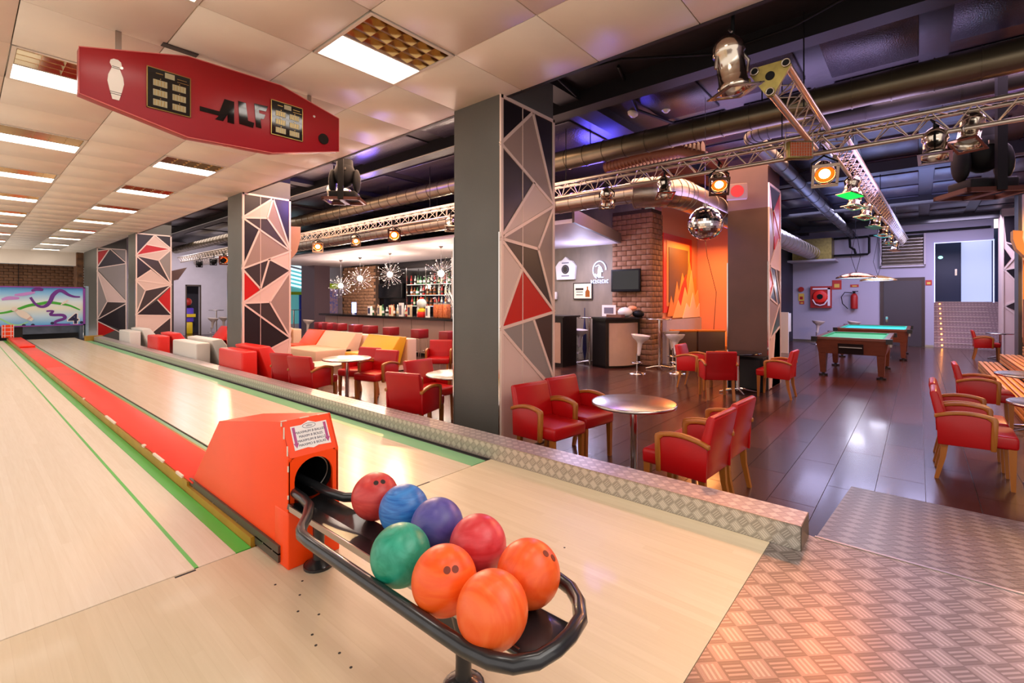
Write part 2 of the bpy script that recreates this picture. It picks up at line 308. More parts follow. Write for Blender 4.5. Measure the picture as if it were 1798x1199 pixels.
# ball return track between the lanes
tr = thing('ball_return_track', 'low red capped ball track running between the two lanes', 'ball track', (0, 0, 0))
MB().box(1.066, 1.40, 3.985, 23.5, -.04, .078).box(1.064, 1.09, 2.84, 3.985, -.04, .05).obj('side_board', 'yellow_wood', tr)
MB().rbox(1.075, 1.372, 3.9, 12.6, .078, .092, .006).obj('track_cap', 'red_cap', tr)
MB().rbox(1.075, 1.372, 12.62, 23.3, .078, .090, .006).obj('track_cap', 'red_cap', tr)
MB().prism([(1.377, .001), (1.405, .001), (1.405, .012), (1.377, .085)], 2.85, 23.5, 'y').obj('edge_moulding', 'cream_edge', tr)
MB().rbox(1.072, 1.374, 18.4, 22.9, .092, .135, .01).obj('cap_step', 'red_cap', tr)
m = MB()
for a, b, c in ((4.6, 4.9, .006), (5.2, 5.27, .012), (6.4, 6.9, .008), (4.1, 4.25, .004), (8.3, 8.36, .012)): m.box(1.064, 1.075+c, a, b, .076, .0925)
m.obj('worn_edge', 'chipped', tr)
gp = thing('grid_board', 'small upright red board with white grid lines at the lane end', 'board', (0, 0, 0))
MB().box(.92, 1.2, 22.92, 22.96, .14, .56).obj('board_panel', 'orange_paint', gp)
m = MB()
for x in (.925, .99, 1.13, 1.19): m.box(x, x+.014, 22.905, 22.92, .14, .56)
for z in (.2, .33, .46): m.box(.92, 1.2, 22.905, 22.92, z, z+.014)
m.obj('grid_line', 'paper_white', gp)
# ---------------------------------------------------------------- tread plate kerb, ramp
kb = struct('trim_1', MB(), 'tread_side'); kb.data = bpy.data.meshes.new('kerb_core'); 
ys = [.49, 3.2, 6.1, 9.0, 12.2, 15.4, 18.5, 21.4]
for a, b in zip(ys[:-1], ys[1:]):
    MB().box(3.012, 3.016, a+.002, b-.002, 0, .136).obj('kerb_face', 'tread_side', kb)
    MB().box(3.012, 3.238, a+.002, b-.002, .134, .138).obj('kerb_top', 'tread_top', kb)
MB().box(3.016, 3.236, .494, 21.4, FZ, .134).obj('kerb_back', 'steel', kb)
MB().box(3.012, 3.238, .488, .493, 0, .138).obj('kerb_end', mat('kerb_dark', '#6d675f', .4, .7, noise=.2, nscale=20), kb)
MB().box(3.0085, 3.0135, .488, 21.4, .1335, .1395).obj('kerb_edge', 'steel', kb)
MB().box(2.80, 3.25, 21.4, 21.7, 0, .16).obj('end_block', 'yellow_wood', kb)
rp = thing('access_ramp', 'tread plate ramp sloping from the platform down to the dark floor', 'ramp', (0, 0, 0))
MB().prism([(3.255, -.004), (5.17, FZ+.004), (5.17, FZ), (3.255, FZ)], -4, .455, 'y').obj('ramp_plate', 'tread_floor', rp)
MB().box(3.245, 3.262, -4, .46, -.02, .004).obj('edge_strip', 'steel', rp)
# ---------------------------------------------------------------- lane ceiling: tiles and light fittings
CZ = 3.55
ceil = struct('ceiling', MB().box(-2, 3.81, -1.6, 29.3, CZ+.16, CZ+.3), 'ceiling_gap')
XS = [-.57, .29, 1.15, 2.01, 2.87, 3.81]; YP = .907
tmesh = MB().rbox(0, 1, 0, 1, 0, .02, .004, n=1).mesh('ceiling_tile', 'tile_white')
lamps = []
for k in range(-4, 29):
    y0 = 3.12+YP*k
    for i in range(5):
        x0, x1 = XS[i], XS[i+1]
        if x1 < .02*y0-.1: continue
        if k % 3 == 0 and i in (1, 3): lamps.append((x0, y0, i)); continue
        inst(tmesh, 'tile', ceil, (x0+.003, y0+.003, CZ), sc=(x1-x0-.006, YP-.006, 1))
MB().box(3.79, 3.83, -1.6, 29.3, CZ-.005, 4.12).obj('fascia', 'black_beam', ceil)
MB().box(-6, 3.8, 29.3, 29.5, 2.95, CZ+.3).obj('end_bulkhead', 'tile_white', ceil)
def make_light():
    t = thing('ceiling_light', '', 'ceiling light')
    w = .86
    m = MB(); 
    for a in ((.006, .036, .006, YP-.006), (w-.036, w-.006, .006, YP-.006), (.006, w-.006, .006, .036), (.006, w-.006, YP-.036, YP-.006), (.006, w-.006, YP*.5-.008, YP*.5+.008)): m.box(*a, -.006, .05)
    m.obj('frame', 'light_frame', t)
    MB().box(.03, w-.03, .03, YP-.03, .13, .15).obj('housing', 'louvre_mirror', t)
    MB().box(.04, w-.04, YP*.5+.01, YP-.04, .012, .022).obj('diffuser', 'lamp_glow', t)
    m = MB()
    for k in range(1, 5): m.box(.04+k*.156-.001, .04+k*.156+.001, YP*.5+.01, YP-.04, .0, .012)
    m.box(.04, w-.04, YP*.74-.001, YP*.74+.001, 0, .012); m.obj('diffuser_rib', 'light_frame', t)
    m = MB()
    for k in range(0, 6):
        x = .04+k*.156; m.prism([(x-.001, 0), (x+.001, 0), (x+.012, .075), (x-.012, .075)], .035, YP*.5-.01, 'y')
    for k in range(0, 4):
        y = .037+k*.134; m.prism([(y-.002, -.002), (y+.002, -.002), (y+.018, .045), (y+.03, .09), (y-.03, .09), (y-.018, .045)], .04, w-.04, 'x')
    m.obj('louvre', 'louvre_mirror', t)
    return t
L0 = make_light(); n = 0
ordn = ['first', 'second', 'third', 'fourth', 'fifth', 'sixth', 'seventh', 'eighth', 'ninth', 'tenth', 'eleventh', 'twelfth']
cnt = {1: 0, 3: 0}
for x, y, i in lamps:
    o = L0 if n == 0 else dup(L0, deep=True)
    nm = ('row nearer the dark ceiling' if i == 3 else 'row over the left lane')
    o['label'] = 'square louvred fluorescent light, %s from the camera in the %s' % (ordn[cnt[i]], nm); cnt[i] += 1
    o['group'] = 'fluorescent lights in the lane ceiling'; o.location = (x, y, CZ-.001); n += 1
# ---------------------------------------------------------------- lounge slab, panels, beams
SZ = 4.1
slab = struct('ceiling_slab', MB().box(3.83, 22.6, -4.5, 30, SZ, SZ+.2), 'black_slab')
pmesh = MB().rbox(0, 1, 0, 1, 0, .03, .01, n=1).mesh('slab_panel', 'slab_panel')
for ix in range(11):
    for iy in range(7):
        x = 5.6+ix*1.5; y = -4.2+iy*1.05
        inst(pmesh, 'ceiling_panel', slab, (x, y, SZ-.028), sc=(1.15 if iy % 2 else 1.3, .8, 1))
for ix in range(6):
    for iy in range(8): inst(pmesh, 'ceiling_panel', slab, (4.3+ix*1.7, 4.0+iy*2.4, SZ-.028), sc=(1.45, 2.0, 1))
m = MB()
for x in (5.25, 11.7, 16.2, 20.4): m.box(x, x+.22, -4.5, 30, SZ-.22, SZ)
for y in (3.35, 10.4): m.box(3.85, 22.4, y, y+.3, SZ-.12, SZ)
m.obj('beam', 'black_beam', slab)
m = MB()
m.tube([(4.5, -.2, 3.9), (5.1, .9, 3.95), (5.15, 1.6, 3.95), (4.6, 2.4, 3.95)], .012, 6); m.tube([(4.9, 2.6, 4.05), (6.2, 3.0, 4.05), (7.5, 2.7, 4.05), (9, 3.2, 4.05)], .02, 6); m.tube([(4.6, 2.4, 3.95), (4.5, 3.2, 3.97), (5.1, 3.3, 3.97)], .012, 6)
m.obj('conduit', 'black_plastic', slab)
# ---------------------------------------------------------------- pillars with faceted panels
def pillar(name, label_, X, Y, w, d, top, polys, strips, seam=None, bodytop=SZ, bodymat='pillar_grey', z0=FZ+.02):
    b = struct(name, MB().box(X, X+w, Y, Y+d, FZ, bodytop), bodymat)
    f = lambda p: (X+p[0]*w, p[1])
    for mt, pts in polys:
        MB().prism([f(p) for p in pts], Y-.014, Y-.001, 'y').obj('panel', mt, b)
    m = MB()
    def st(a, c, wd=.014, t=.024):
        a, c = Vector(f(a)), Vector(f(c)); d_ = (c-a).normalized()*.5*wd; nn = Vector((-d_.y, d_.x))
        m.prism([tuple(a-nn), tuple(c-nn), tuple(c+nn), tuple(a+nn)], Y-t, Y-.002, 'y')
    for s in strips: st(*s, wd=.034)
    for u in (.018, .982): st((u, z0), (u, top), wd=.036, t=.026)
    st((0, top-.018), (1, top-.018), wd=.036, t=.026)
    if seam: st((seam, z0), (seam, top), wd=.009, t=.02)
    m.obj('panel_strip', 'strip_metal', b)
    MB().box(X-.012, X+.004, Y-.012, Y+.004, FZ, 2.1).box(X-.012, X+.004, Y+d-.004, Y+d+.012, FZ, 2.1).obj('corner_guard', 'chrome', b)
    return b
a, b_, c, d, e, f_, g, h, i_, j, k, l = (0, 3.03), (.57, 3.52), (1, 2.52), (.6, 2.72), (0, 2.03), (.67, 1.97), (1, 1.24), (.36, 1.72), (0, 1.08), (.58, 1.16), (1, .41), (.87, .43)
zb = FZ+.02
pillar('pillar_1', '', 3.71, 3.354, .965, .70, 3.55, [
    ('panel_black', [(0, 3.53), b_, a]), ('panel_black', [b_, (1, 3.53), c]), ('panel_mid', [a, b_, c, d]), ('panel_dark', [a, d, e]), ('panel_light', [d, c, e]),
    ('panel_mid', [e, c, f_]), ('panel_mid', [f_, c, g]), ('panel_dark', [e, f_, g, h]), ('panel_light', [e, h, i_]), ('panel_red', [h, g, i_]),
    ('panel_dark', [j, g, (1, .2), k]), ('panel_grey', [i_, j, k, l]), ('panel_light', [i_, l, (1, .2), (1, zb), (0, zb)])],
    [(a, b_), (b_, c), (a, c), (d, e), (e, c), (c, f_), (e, f_), (f_, g), (e, g), (h, i_), (i_, g), (j, k), (i_, (1, .28))], .38)
a, b_, c, d, e, f_, g, h, i_, j, k, l, m_, n_ = (0, 3.04), (.62, 3.52), (.5, 3.09), (1, 2.44), (.34, 2.83), (0, 2.01), (.54, 2.24), (1, 2.02), (.36, 1.61), (0, 1.32), (.55, 1.34), (1, .56), (.26, .25), (.9, .16)
pillar('pillar_2', '', 3.71, 10.33, .965, .77, 3.55, [
    ('panel_black', [(0, 3.53), b_, a]), ('panel_light', [a, b_, c]), ('panel_mid', [b_, d, c]), ('panel_black', [b_, (1, 3.53), d]), ('panel_dark', [a, c, d]), ('panel_black', [a, e, f_]),
    ('panel_mid', [e, d, f_]), ('panel_light', [d, h, g]), ('panel_dark', [f_, g, i_]), ('panel_dark', [g, h, i_]), ('panel_red', [f_, i_, j]), ('panel_light', [j, h, k]), ('panel_mid', [h, l, k]),
    ('panel_dark', [j, k, l]), ('panel_black', [j, l, (0, .1)]), ('panel_light', [(0, .1), l, n_, (.85, zb), (0, zb)]), ('panel_dark', [l, (1, zb), (.85, zb)])],
    [(a, b_), (a, c), (b_, c), (b_, d), (c, d), (a, d), (e, f_), (f_, d), (g, h), (g, i_), (f_, i_), (j, h), (j, k), (k, h), (k, l), (j, l), (l, (0, .1)), (l, (.85, zb))], .36)
a, b_, c, d, e, f_, g, h, i_, j, k = (.52, 3.52), (0, 2.82), (.3, 3.2), (1, 3.1), (.63, 2.7), (0, 2.03), (.42, 2.38), (1, 1.9), (.26, 1.7), (0, .9), (.6, 1.39)
pillar('pillar_3', '', 3.71, 19.14, .965, 1.0, 3.55, [
    ('panel_black', [(0, 3.53), a, b_]), ('panel_black', [a, (1, 3.53), d]), ('panel_light', [c, a, d]), ('panel_red', [b_, c, d]), ('panel_light', [b_, d, e]), ('panel_grey', [e, d, h]), ('panel_dark', [b_, e, h]),
    ('panel_black', [b_, g, f_]), ('panel_light', [g, h, f_]), ('panel_light', [f_, h, i_]), ('panel_dark', [i_, h, j]), ('panel_grey', [f_, i_, j]), ('panel_red', [k, (1, 1.85), (1, .88)]), ('panel_black', [j, k, (1, .86)]),
    ('panel_light', [j, (1, .84), (.1, 0), (0, 0)]), ('panel_dark', [(1, .84), (1, zb), (.1, 0)])],
    [(a, b_), (a, d), (c, d), (b_, d), (b_, e), (e, d), (e, h), (b_, h), (g, f_), (f_, h), (f_, i_), (i_, h), (i_, j), (h, j), (k, (1, .88)), (j, (1, .86)), ((1, .84), (.1, 0))])
pillar('pillar_4', '', 3.71, 25.72, .965, 3.1, 3.55, [
    ('panel_red', [(0, 3.35), (.4, 3.52), (0, 2.75)]), ('panel_black', [(.44, 3.52), (1, 2.95), (0, 2.72)]), ('panel_grey', [(.5, 3.53), (1, 3.53), (1, 3.0)]), ('panel_grey', [(0, 2.68), (1, 2.92), (1, 1.35)]), ('panel_light', [(0, 2.6), (1, 1.29), (.34, 1.33)]),
    ('panel_grey', [(0, 2.5), (.34, 1.33), (0, .59)]), ('panel_dark', [(.34, 1.31), (1, 1.27), (0, .57)]), ('panel_black', [(1, 1.2), (1, .0), (0, .55)]), ('panel_red', [(0, .5), (.62, .12), (0, -.2)])],
    [((0, 3.4), (.44, 3.52)), ((.42, 3.52), (0, 2.72)), ((.44, 3.52), (1, 2.95)), ((1, 2.95), (0, 2.7)), ((0, 2.6), (1, 1.29)), ((0, 2.6), (.34, 1.33)), ((.34, 1.32), (1, 1.29)), ((.34, 1.33), (0, .57)), ((0, .57), (1, 1.25)), ((0, .53), (.8, 0))])
pillar('pillar_5', '', 9.71, 2.11, .965, .70, 3.55, [
    ('panel_mid', [(0, 3.5), (.42, 2.6), (.3, 2.2), (0, 2.02)]), ('panel_dark', [(0, 3.53), (1, 3.53), (.42, 3.09)]), ('panel_red', [(.42, 3.09), (1, 3.5), (1, 2.62), (.5, 2.3)]), ('panel_light', [(.82, 2.58), (1, 2.5), (1, 1.95), (.56, 1.98), (.12, 2.02)]),
    ('panel_red', [(.05, 2.0), (.36, 1.67), (.05, 1.45)]), ('panel_dark', [(.1, 2.02), (.56, 1.98), (1, 1.3), (.73, 1.29)]), ('panel_black', [(.36, 1.67), (.73, 1.29), (.09, 1.42)]), ('panel_mid', [(0, 1.4), (.73, 1.27), (.6, .95), (.05, .64), (0, .64)]), ('panel_dark', [(.9, 1.3), (1, .9), (.05, .64)]), ('panel_light', [(0, .6), (1, .85), (1, zb), (0, zb)]), ('panel_dark', [(.5, .75), (1, .85), (1, zb), (.2, zb)])],
    [((.03, 3.5), (.42, 2.6)), ((.42, 3.09), (1, 2.6)), ((.82, 2.58), (.09, 2.02)), ((.09, 2.02), (.56, 1.98)), ((.56, 1.98), (1, 1.3)), ((.36, 1.67), (.09, 1.42)), ((.09, 2.0), (.73, 1.29)), ((.09, 1.42), (.73, 1.29)), ((.9, 1.3), (.05, .64)), ((.05, .64), (.9, .85)), ((.5, .75), (.2, zb))], bodymat='pillar_lit_brown')
p7 = struct('pillar_6', MB().box(20, 20.8, -4, -1.86, FZ, SZ), 'panel_light')
def flat(par, X, polys, strips):
    for mt, pts in polys: MB().prism(pts, X-.012, X-.001, 'x').obj('panel', mt, par)
    m = MB()
    for a, c in strips:
        a, c = Vector(a), Vector(c); d_ = (c-a).normalized()*.02; nn = Vector((-d_.y, d_.x)); m.prism([tuple(a-nn), tuple(c-nn), tuple(c+nn), tuple(a+nn)], X-.022, X-.002, 'x')
    m.obj('panel_strip', 'strip_metal', par)
flat(p7, 20, [('panel_black', [(-1.9, 3.84), (-2.3, 3.84), (-2.3, 2.9), (-1.95, 3.1)]), ('panel_black', [(-1.92, 2.27), (-2.12, 1.93), (-2.25, 2.33)]), ('panel_black', [(-1.91, 2.35), (-2.05, 2.6), (-1.91, 2.9)]), ('panel_dark', [(-1.92, 1.21), (-2.25, 1.42), (-2.25, 1.0)]), ('panel_dark', [(-1.95, 3.05), (-2.3, 2.9), (-2.3, 2.5)])],
     [((-1.88, FZ), (-1.88, 3.86)), ((-1.88, 3.86), (-2.5, 3.86)), ((-1.91, 2.27), (-2.3, 2.36)), ((-1.91, 2.27), (-2.3, 1.7)), ((-1.91, 2.3), (-2.3, 2.9)), ((-1.91, 1.21), (-2.3, 1.45)), ((-1.91, 1.21), (-2.3, .8))])
p8 = struct('pillar_7', MB().box(16.4, 17.0, -3.5, -1.80, FZ, SZ), 'pillar_grey')
MB().box(16.37, 16.4, -1.90, -1.86, .5, 3.9).obj('corner_guard', 'strip_metal', p8)
# ---------------------------------------------------------------- room walls
struct('wall_right', MB().box(3.3, 22.6, -4.6, -4.4, FZ, SZ), 'wall_lilac')
struct('wall_rear', MB().box(-6, 3.7, 30, 30.3, -.1, 3.6), 'mortar')
bw = bpy.data.objects['wall_rear']
bmesh_b = MB().rbox(0, .275, 0, .05, 0, .118, .008, n=1).mesh('brick', 'brick_back')
for r in range(10):
    for q in range(11): inst(bmesh_b, 'brick', bw, (.85+q*.29+(r % 2)*.145-.15, 29.955, 1.72+r*.13))
MB().box(-6, 3.7, 29.93, 30, 2.96, 3.4).obj('lintel', 'frame_paint', bw)
MB().box(-6, 3.7, 29.9, 29.95, 3.36, 3.4).box(1.7, 1.72, 29.88, 29.92, 1.6, 3.5).box(2.2, 2.21, 29.88, 29.92, 2.9, 3.5).obj('conduit', 'black_plastic', bw)
struct('wall_side', MB().box(3.5, 3.72, 29.02, 30, -.1, 3.55), 'brick_back')
struct('wall_side', MB().box(3.08, 3.16, 23.52, 23.9, -.1, 1.9), 'frame_paint')
# end wall of the lounge, far left
we = struct('wall_left', MB().box(4.7, 7.05, 26.4, 26.6, FZ, SZ).box(7.6, 12.6, 26.4, 26.6, FZ, SZ).box(7.05, 7.6, 26.4, 26.6, 2.05, SZ), 'wall_white')
MB().box(7.0, 7.05, 26.38, 26.42, FZ, 2.1).box(7.6, 7.65, 26.38, 26.42, FZ, 2.1).box(7.0, 7.65, 26.38, 26.42, 2.05, 2.12).obj('door_frame', 'door_frame', we)
struct('wall_left', MB().box(6.2, 8.4, 28.6, 28.7, FZ, SZ), 'wall_navy')
# concrete wall behind the kiosk and the bar's rear wall
cw = struct('wall_concrete', MB().box(11.4, 11.6, 5.4, 8.9, FZ, SZ), 'concrete')
bwall = struct('wall_bar', MB().box(11.4, 11.6, 8.9, 19.2, FZ, SZ), 'black_gloss')
struct('wall_bar', MB().box(11.42, 11.62, 19.2, 27, FZ, SZ), 'wall_white')
# brick pillar
bp = struct('pillar_8', MB().box(11.36, 12.0, 5.11, 6.2, FZ, 3.7), 'mortar')
bl = MB().rbox(0, .262, -.022, .03, 0, .122, .007, n=1).mesh('brick', 'brick')
for r in range(29):
    z = FZ+.01+r*.134
    for q in range(4):
        y = 6.2-.27*(q+1)-(r % 2)*.0; yy = y if r % 2 else y+.0
        L_ = 1
        inst(bl, 'brick', bp, (11.36, 5.11+q*.273+(.135 if r % 2 else 0)-(.0 if r % 2 else 0), z), rot=(0, 0, PI/2), sc=(1 if not (r % 2 and q == 3) else .5, 1, 1))
    if r % 2: inst(bl, 'brick', bp, (11.36, 5.11, z), rot=(0, 0, PI/2), sc=(.49, 1, 1))
    for q in range(3):
        x = 11.34+q*.273-(.135 if r % 2 else 0)
        if q == 0 and r % 2: inst(bl, 'brick', bp, (11.34, 5.11, z), sc=(.5, 1, 1)); continue
        if x < 11.9: inst(bl, 'brick', bp, (x, 5.11, z), sc=(min(1, (12.0-x)/.262), 1, 1))
# lowered white soffit over bar and kiosk
so = struct('ceiling_soffit', MB().prism([(7.74, 5.1), (11.4, 6.02), (11.4, 20.5), (7.74, 20.5)], 2.88, 2.96, 'z'), 'wall_soffit')
MB().prism([(7.70, 5.02), (11.36, 5.94), (11.36, 6.02), (7.74, 5.10)], 2.88, 3.14, 'z').obj('fascia', mat('fascia_grey', '#6a5f5c', .5), so)
# orange alcove
al = struct('wall_alcove', MB().box(11.98, 14.7, 5.10, 5.3, FZ, SZ), 'wall_orange')
struct('wall_alcove', MB().box(14.6, 14.8, 3.9, 5.12, FZ, SZ), 'wall_orange')
struct('wall_alcove', MB().box(14.6, 22.4, 3.92, 4.1, FZ, SZ), 'wall_navy')
# painted flames and framed panel on the alcove wall
Y = 5.10
fr = thing('wall_mural', 'red framed brown picture with painted orange flames on the alcove wall', 'mural', (0, 0, 0))
MB().box(12.02, 14.05, Y-.03, Y-.001, 1.05, 3.15).obj('mural_frame', 'flame_red', fr)
MB().box(12.2, 13.85, Y-.04, Y-.03, 1.22, 2.97).obj('mural_border', 'flame_orange', fr)
MB().box(12.32, 13.7, Y-.05, Y-.04, 1.32, 2.8).obj('mural_panel', 'picture_brown', fr)
def flame(mt, dy, pts): MB().prism(pts, Y-dy-.008, Y-dy, 'y').obj('flame', mt, fr)
flame('flame_orange', .052, [(12.2, .95), (12.45, 1.5), (12.6, 1.25), (12.85, 1.9), (13.0, 1.6), (13.25, 2.15), (13.5, 1.8), (13.8, 2.5), (14.1, 1.9), (14.3, 2.1), (14.5, .95)])
flame('flame_red', .06, [(12.7, .95), (13.0, 1.5), (13.2, 1.8), (13.5, 2.1), (13.6, 1.5), (13.8, 1.1)])
flame('flame_yellow', .068, [(12.5, .9), (12.9, 1.4), (13.1, 1.2), (13.4, 1.75), (13.6, 1.5), (13.9, 2.25), (14.2, 1.5), (14.45, 1.7), (14.58, .9)])
flame('flame_pale', .076, [(13.2, .88), (13.5, 1.3), (13.75, 1.15), (14.0, 1.6), (14.3, 1.1), (14.55, 1.3), (14.58, .88)])
MB().box(12.0, 14.6, Y-.12, Y-.001, FZ, .86).obj('wainscot', 'wall_white', al)
# pool room wall with stair opening
PX_ = 22.3
pw_ = struct('wall_front', MB().box(PX_, PX_+.2, -.41, 4.0, FZ, SZ).box(PX_, PX_+.2, -1.89, -.41, 3.38, SZ).box(PX_, PX_+.2, -4.4, -2.35, FZ, SZ), 'wall_lilac')
dr = struct('door_1', MB().box(PX_-.04, PX_-.001, -.17, 1.09, FZ, 2.2), 'door_frame')
MB().box(PX_-.06, PX_-.041, -.08, .98, FZ+.01, 2.08).obj('door_leaf', 'door_dark', dr)
MB().box(PX_-.075, PX_-.061, .86, .92, .55, .78).obj('handle', 'chrome', dr); MB().cyl((PX_-.08, .89, .72), (PX_-.06, .89, .72), .035).obj('lock', 'gel_teal', dr)
# stairs
st = struct('floor_stair', MB().box(22.32, 22.36, -1.95, -.41, FZ, FZ+.02), 'tread_step')
for n_ in range(9):
    z0 = FZ+.178*n_; x0 = 22.3+.30*n_
    MB().box(x0, x0+.34, -2.35+.02*0, -.415, max(FZ, z0-.05), z0+.172).obj('riser', 'tread_step', st)
    MB().box(x0-.02, x0+.04, -1.86-.01*(9-n_), -.42, z0+.165, z0+.178).obj('nosing', 'strip_metal', st)
    MB().cyl((x0-.012, -.62, z0+.09), (x0, -.62, z0+.09), .022, n=10).obj('step_light', 'step_light', st)
struct('floor_landing', MB().box(24.9, 27, -3, 0, 1.20, 1.32), 'tread_floor')
struct('wall_landing', MB().box(25.5, 25.6, -1.26, 0, 1.3, SZ).box(25.5, 25.6, -3, -2.11, 1.3, SZ), 'door_blue')
struct('wall_landing', MB().box(25.62, 25.7, -2.2, -1.1, 1.3, 3.7), 'glow_white')
struct('wall_landing', MB().box(22.5, 25.7, -.41, -.3, FZ, SZ), 'wall_lilac')
struct('wall_landing', MB().box(22.5, 25.7, -2.5, -2.35, FZ, SZ), 'wall_navy')
d2 = struct('door_2', MB().box(25.44, 25.49, -1.24, -.42, 1.33, 3.4), 'door_blue')
MB().box(25.41, 25.44, -1.14, -1.08, 2.35, 2.6).obj('handle', 'chrome', d2); MB().sphere((25.42, -.66, 3.08), .075, 12, sc=(.2, 1, .8)).obj('exit_lamp', 'green_sign', d2)
MB().box(22.26, 22.3, -.44, -.41, 1.3, 3.4).box(22.26, 22.3, -1.9, -.41, 3.36, 3.39).box(22.26, 22.3, -1.9, -1.87, 1.3, 3.4).obj('light_strip', 'glow_white', pw_)
tri = struct('trim_2', MB().box(PX_-.03, PX_, -.4, -.17, FZ, FZ+.08).box(PX_-.03, PX_, 1.1, 3.9, FZ, FZ+.08), 'steel')
# ---------------------------------------------------------------- ball return machine
hd = thing('ball_return_hood', 'orange ball return housing with an arched black opening and a sticker', 'ball return', (0, 0, 0))
X0, X1 = 1.096, 1.375
side = [(2.45, 0), (2.45, .565), (2.54, .742), (3.435, .598), (3.97, .08), (3.97, 0)]
m = MB()
m.prism(side, X0, X0+.014, 'x', r=.003).prism(side, X1-.014, X1, 'x', r=.003)
out = side[1:5]; inn = [(2.464, .56), (2.545, .722), (3.43, .584), (3.95, .08)]
m.prism(out+inn[::-1], X0+.006, X1-.006, 'x')
m.obj('housing_shell', 'orange_paint', hd)
cx, rr, zc, zb_ = (X0+X1)/2+.0, .105, .44, .285
inner = [(cx-rr, zb_), (cx-rr, zc)]+[(cx-rr*math.cos(a), zc+rr*math.sin(a)) for a in [PI*i/14 for i in range(1, 14)]]+[(cx+rr, zc), (cx+rr, zb_)]
k = len(inner); outer = []
for i, p in enumerate(inner):
    if i == 0: outer.append((X0+.005, zb_))
    elif i == k-1: outer.append((X1-.005, zb_))
    elif i == 1: outer.append((X0+.005, zc))
    elif i == k-2: outer.append((X1-.005, zc))
    else:
        a = PI*(i-1)/14; dx, dz = -math.cos(a), math.sin(a); t = min((X1-.005-cx)/abs(dx) if abs(dx) > 1e-6 else 9, (.566-zc)/dz)
        outer.append((cx+dx*t, zc+dz*t))
vs = []
for y in (2.45, 2.466): vs += [(p[0], y, p[1]) for p in inner]+[(p[0], y, p[1]) for p in outer]
fs = []
for i in range(k-1):
    fs += [(i, i+1, k+i+1, k+i), (2*k+i, 3*k+i, 3*k+i+1, 2*k+i+1), (i, 2*k+i, 2*k+i+1, i+1)]
MB().add(vs, fs).box(X0+.012, X0+.02, 2.45, 2.468, .55, .568).box(X1-.02, X1-.012, 2.45, 2.468, .55, .568).obj('front_plate', 'orange_paint', hd)
MB().rbox(X0-.002, X1+.002, 2.44, 2.6, 0, .292, .006).obj('lower_box', 'orange_paint', hd)
m = MB(); m.box(X0+.016, X1-.016, 3.3, 3.32, .05, .5); m.cyl((cx, 2.47, zc), (cx, 3.3, zc+.0), rr+.004, n=28, cap=False)
m.box(X0+.02, X1-.02, 2.62, 3.3, .24, .26); m.obj('ball_tunnel', 'black_plastic', hd)
MB().tube([(cx-rr*.96*math.cos(a), 2.50-.02*math.sin(a), zc+rr*.96*math.sin(a)) for a in [PI*i/16 for i in range(-6, 23)]], .004, 6).obj('tunnel_rim', 'steel', hd)
MB().box(X0-.014, X0-.001, 2.53, 3.99, .052, .098).box(X0-.014, X0-.001, 2.53, 2.83, .012, .06).obj('kick_strip', 'grey_bar', hd)
m = MB()
for y in (2.6, 2.72, 3.1, 3.5, 3.9): m.cyl((X0-.016, y, .055), (X0-.01, y, .055), .005, n=8)
m.obj('screw', 'steel', hd)
m = MB()
for (z, dz) in ((.58, .05), (.66, .06), (.50, .03), (.36, .02), (.12, .05), (.06, .03), (.72, .02)):
    t = max(0, (z-.565)/.177)*.09; m.box(X0-.001, X0+.004, 2.447+t, 2.453+t, z, z+dz)
for (x, dx) in ((1.10, .03), (1.2, .05), (1.3, .06)): m.box(x, x+dx, 2.537, 2.545, .741, .745)
m.obj('paint_chip', 'chipped', hd)
# sticker on the sloped front
ang = math.atan2(.177, .09)
ns = Vector((0, -math.sin(ang), math.cos(ang)))  # outward
Ms = Matrix.Translation((cx+.004, 2.45+.09*.50, .565+.177*.50)) @ Euler((ang, 0, 0)).to_matrix().to_4x4() @ Matrix.Rotation(math.radians(0), 4, 'Z')
MB().prism([(-.10, -.066), (-.03, -.062), (.0, -.07), (.03, -.062), (.10, -.066), (.10, .062), (.04, .062), (0, .078), (-.04, .062), (-.10, .062)], .001, .0025, 'z', M=Ms).obj('sticker', 'paper_white', hd)
stk = [c_ for c_ in hd.children if c_.name.startswith('sticker')][0]
def ontext(s_, y, size, m_='ink_navy'):
    o = text(s_, 'lettering', m_, size, stk, (Ms @ Vector((0, y, .0032)))[:], (ang, 0, 0), ext=.0003)
for i, t in enumerate(('MAXIMUM 8 BALLES', 'MAXIM 8 BOLES', 'MAXIMUM 8 BALLS', 'MAXIMO 8 BOLAS')): ontext(t, .022-.0225*i, .0185)
for sx in (-1, 1):
    MB().prism([(sx*.086-.007, .055), (sx*.086-.007, -.03), (sx*.086-.014, -.03), (sx*.086, -.056), (sx*.086+.014, -.03), (sx*.086+.007, -.03), (sx*.086+.007, .055)], .0025, .0035, 'z', M=Ms).obj('arrow', 'ink_pink', stk)
m = MB(); m.tube([(.036*math.cos(a), .052+.013*math.sin(a), .003) for a in [2*PI*i/24 for i in range(24)]], .0012, 6, closed=True, M=Ms)
for q in range(-3, 4): m.tube([(q*.004, .047, .003), (q*.006, .060-abs(q)*.002, .003)], .001, 5, M=Ms)
m.obj('emblem', 'ink_grey', stk)
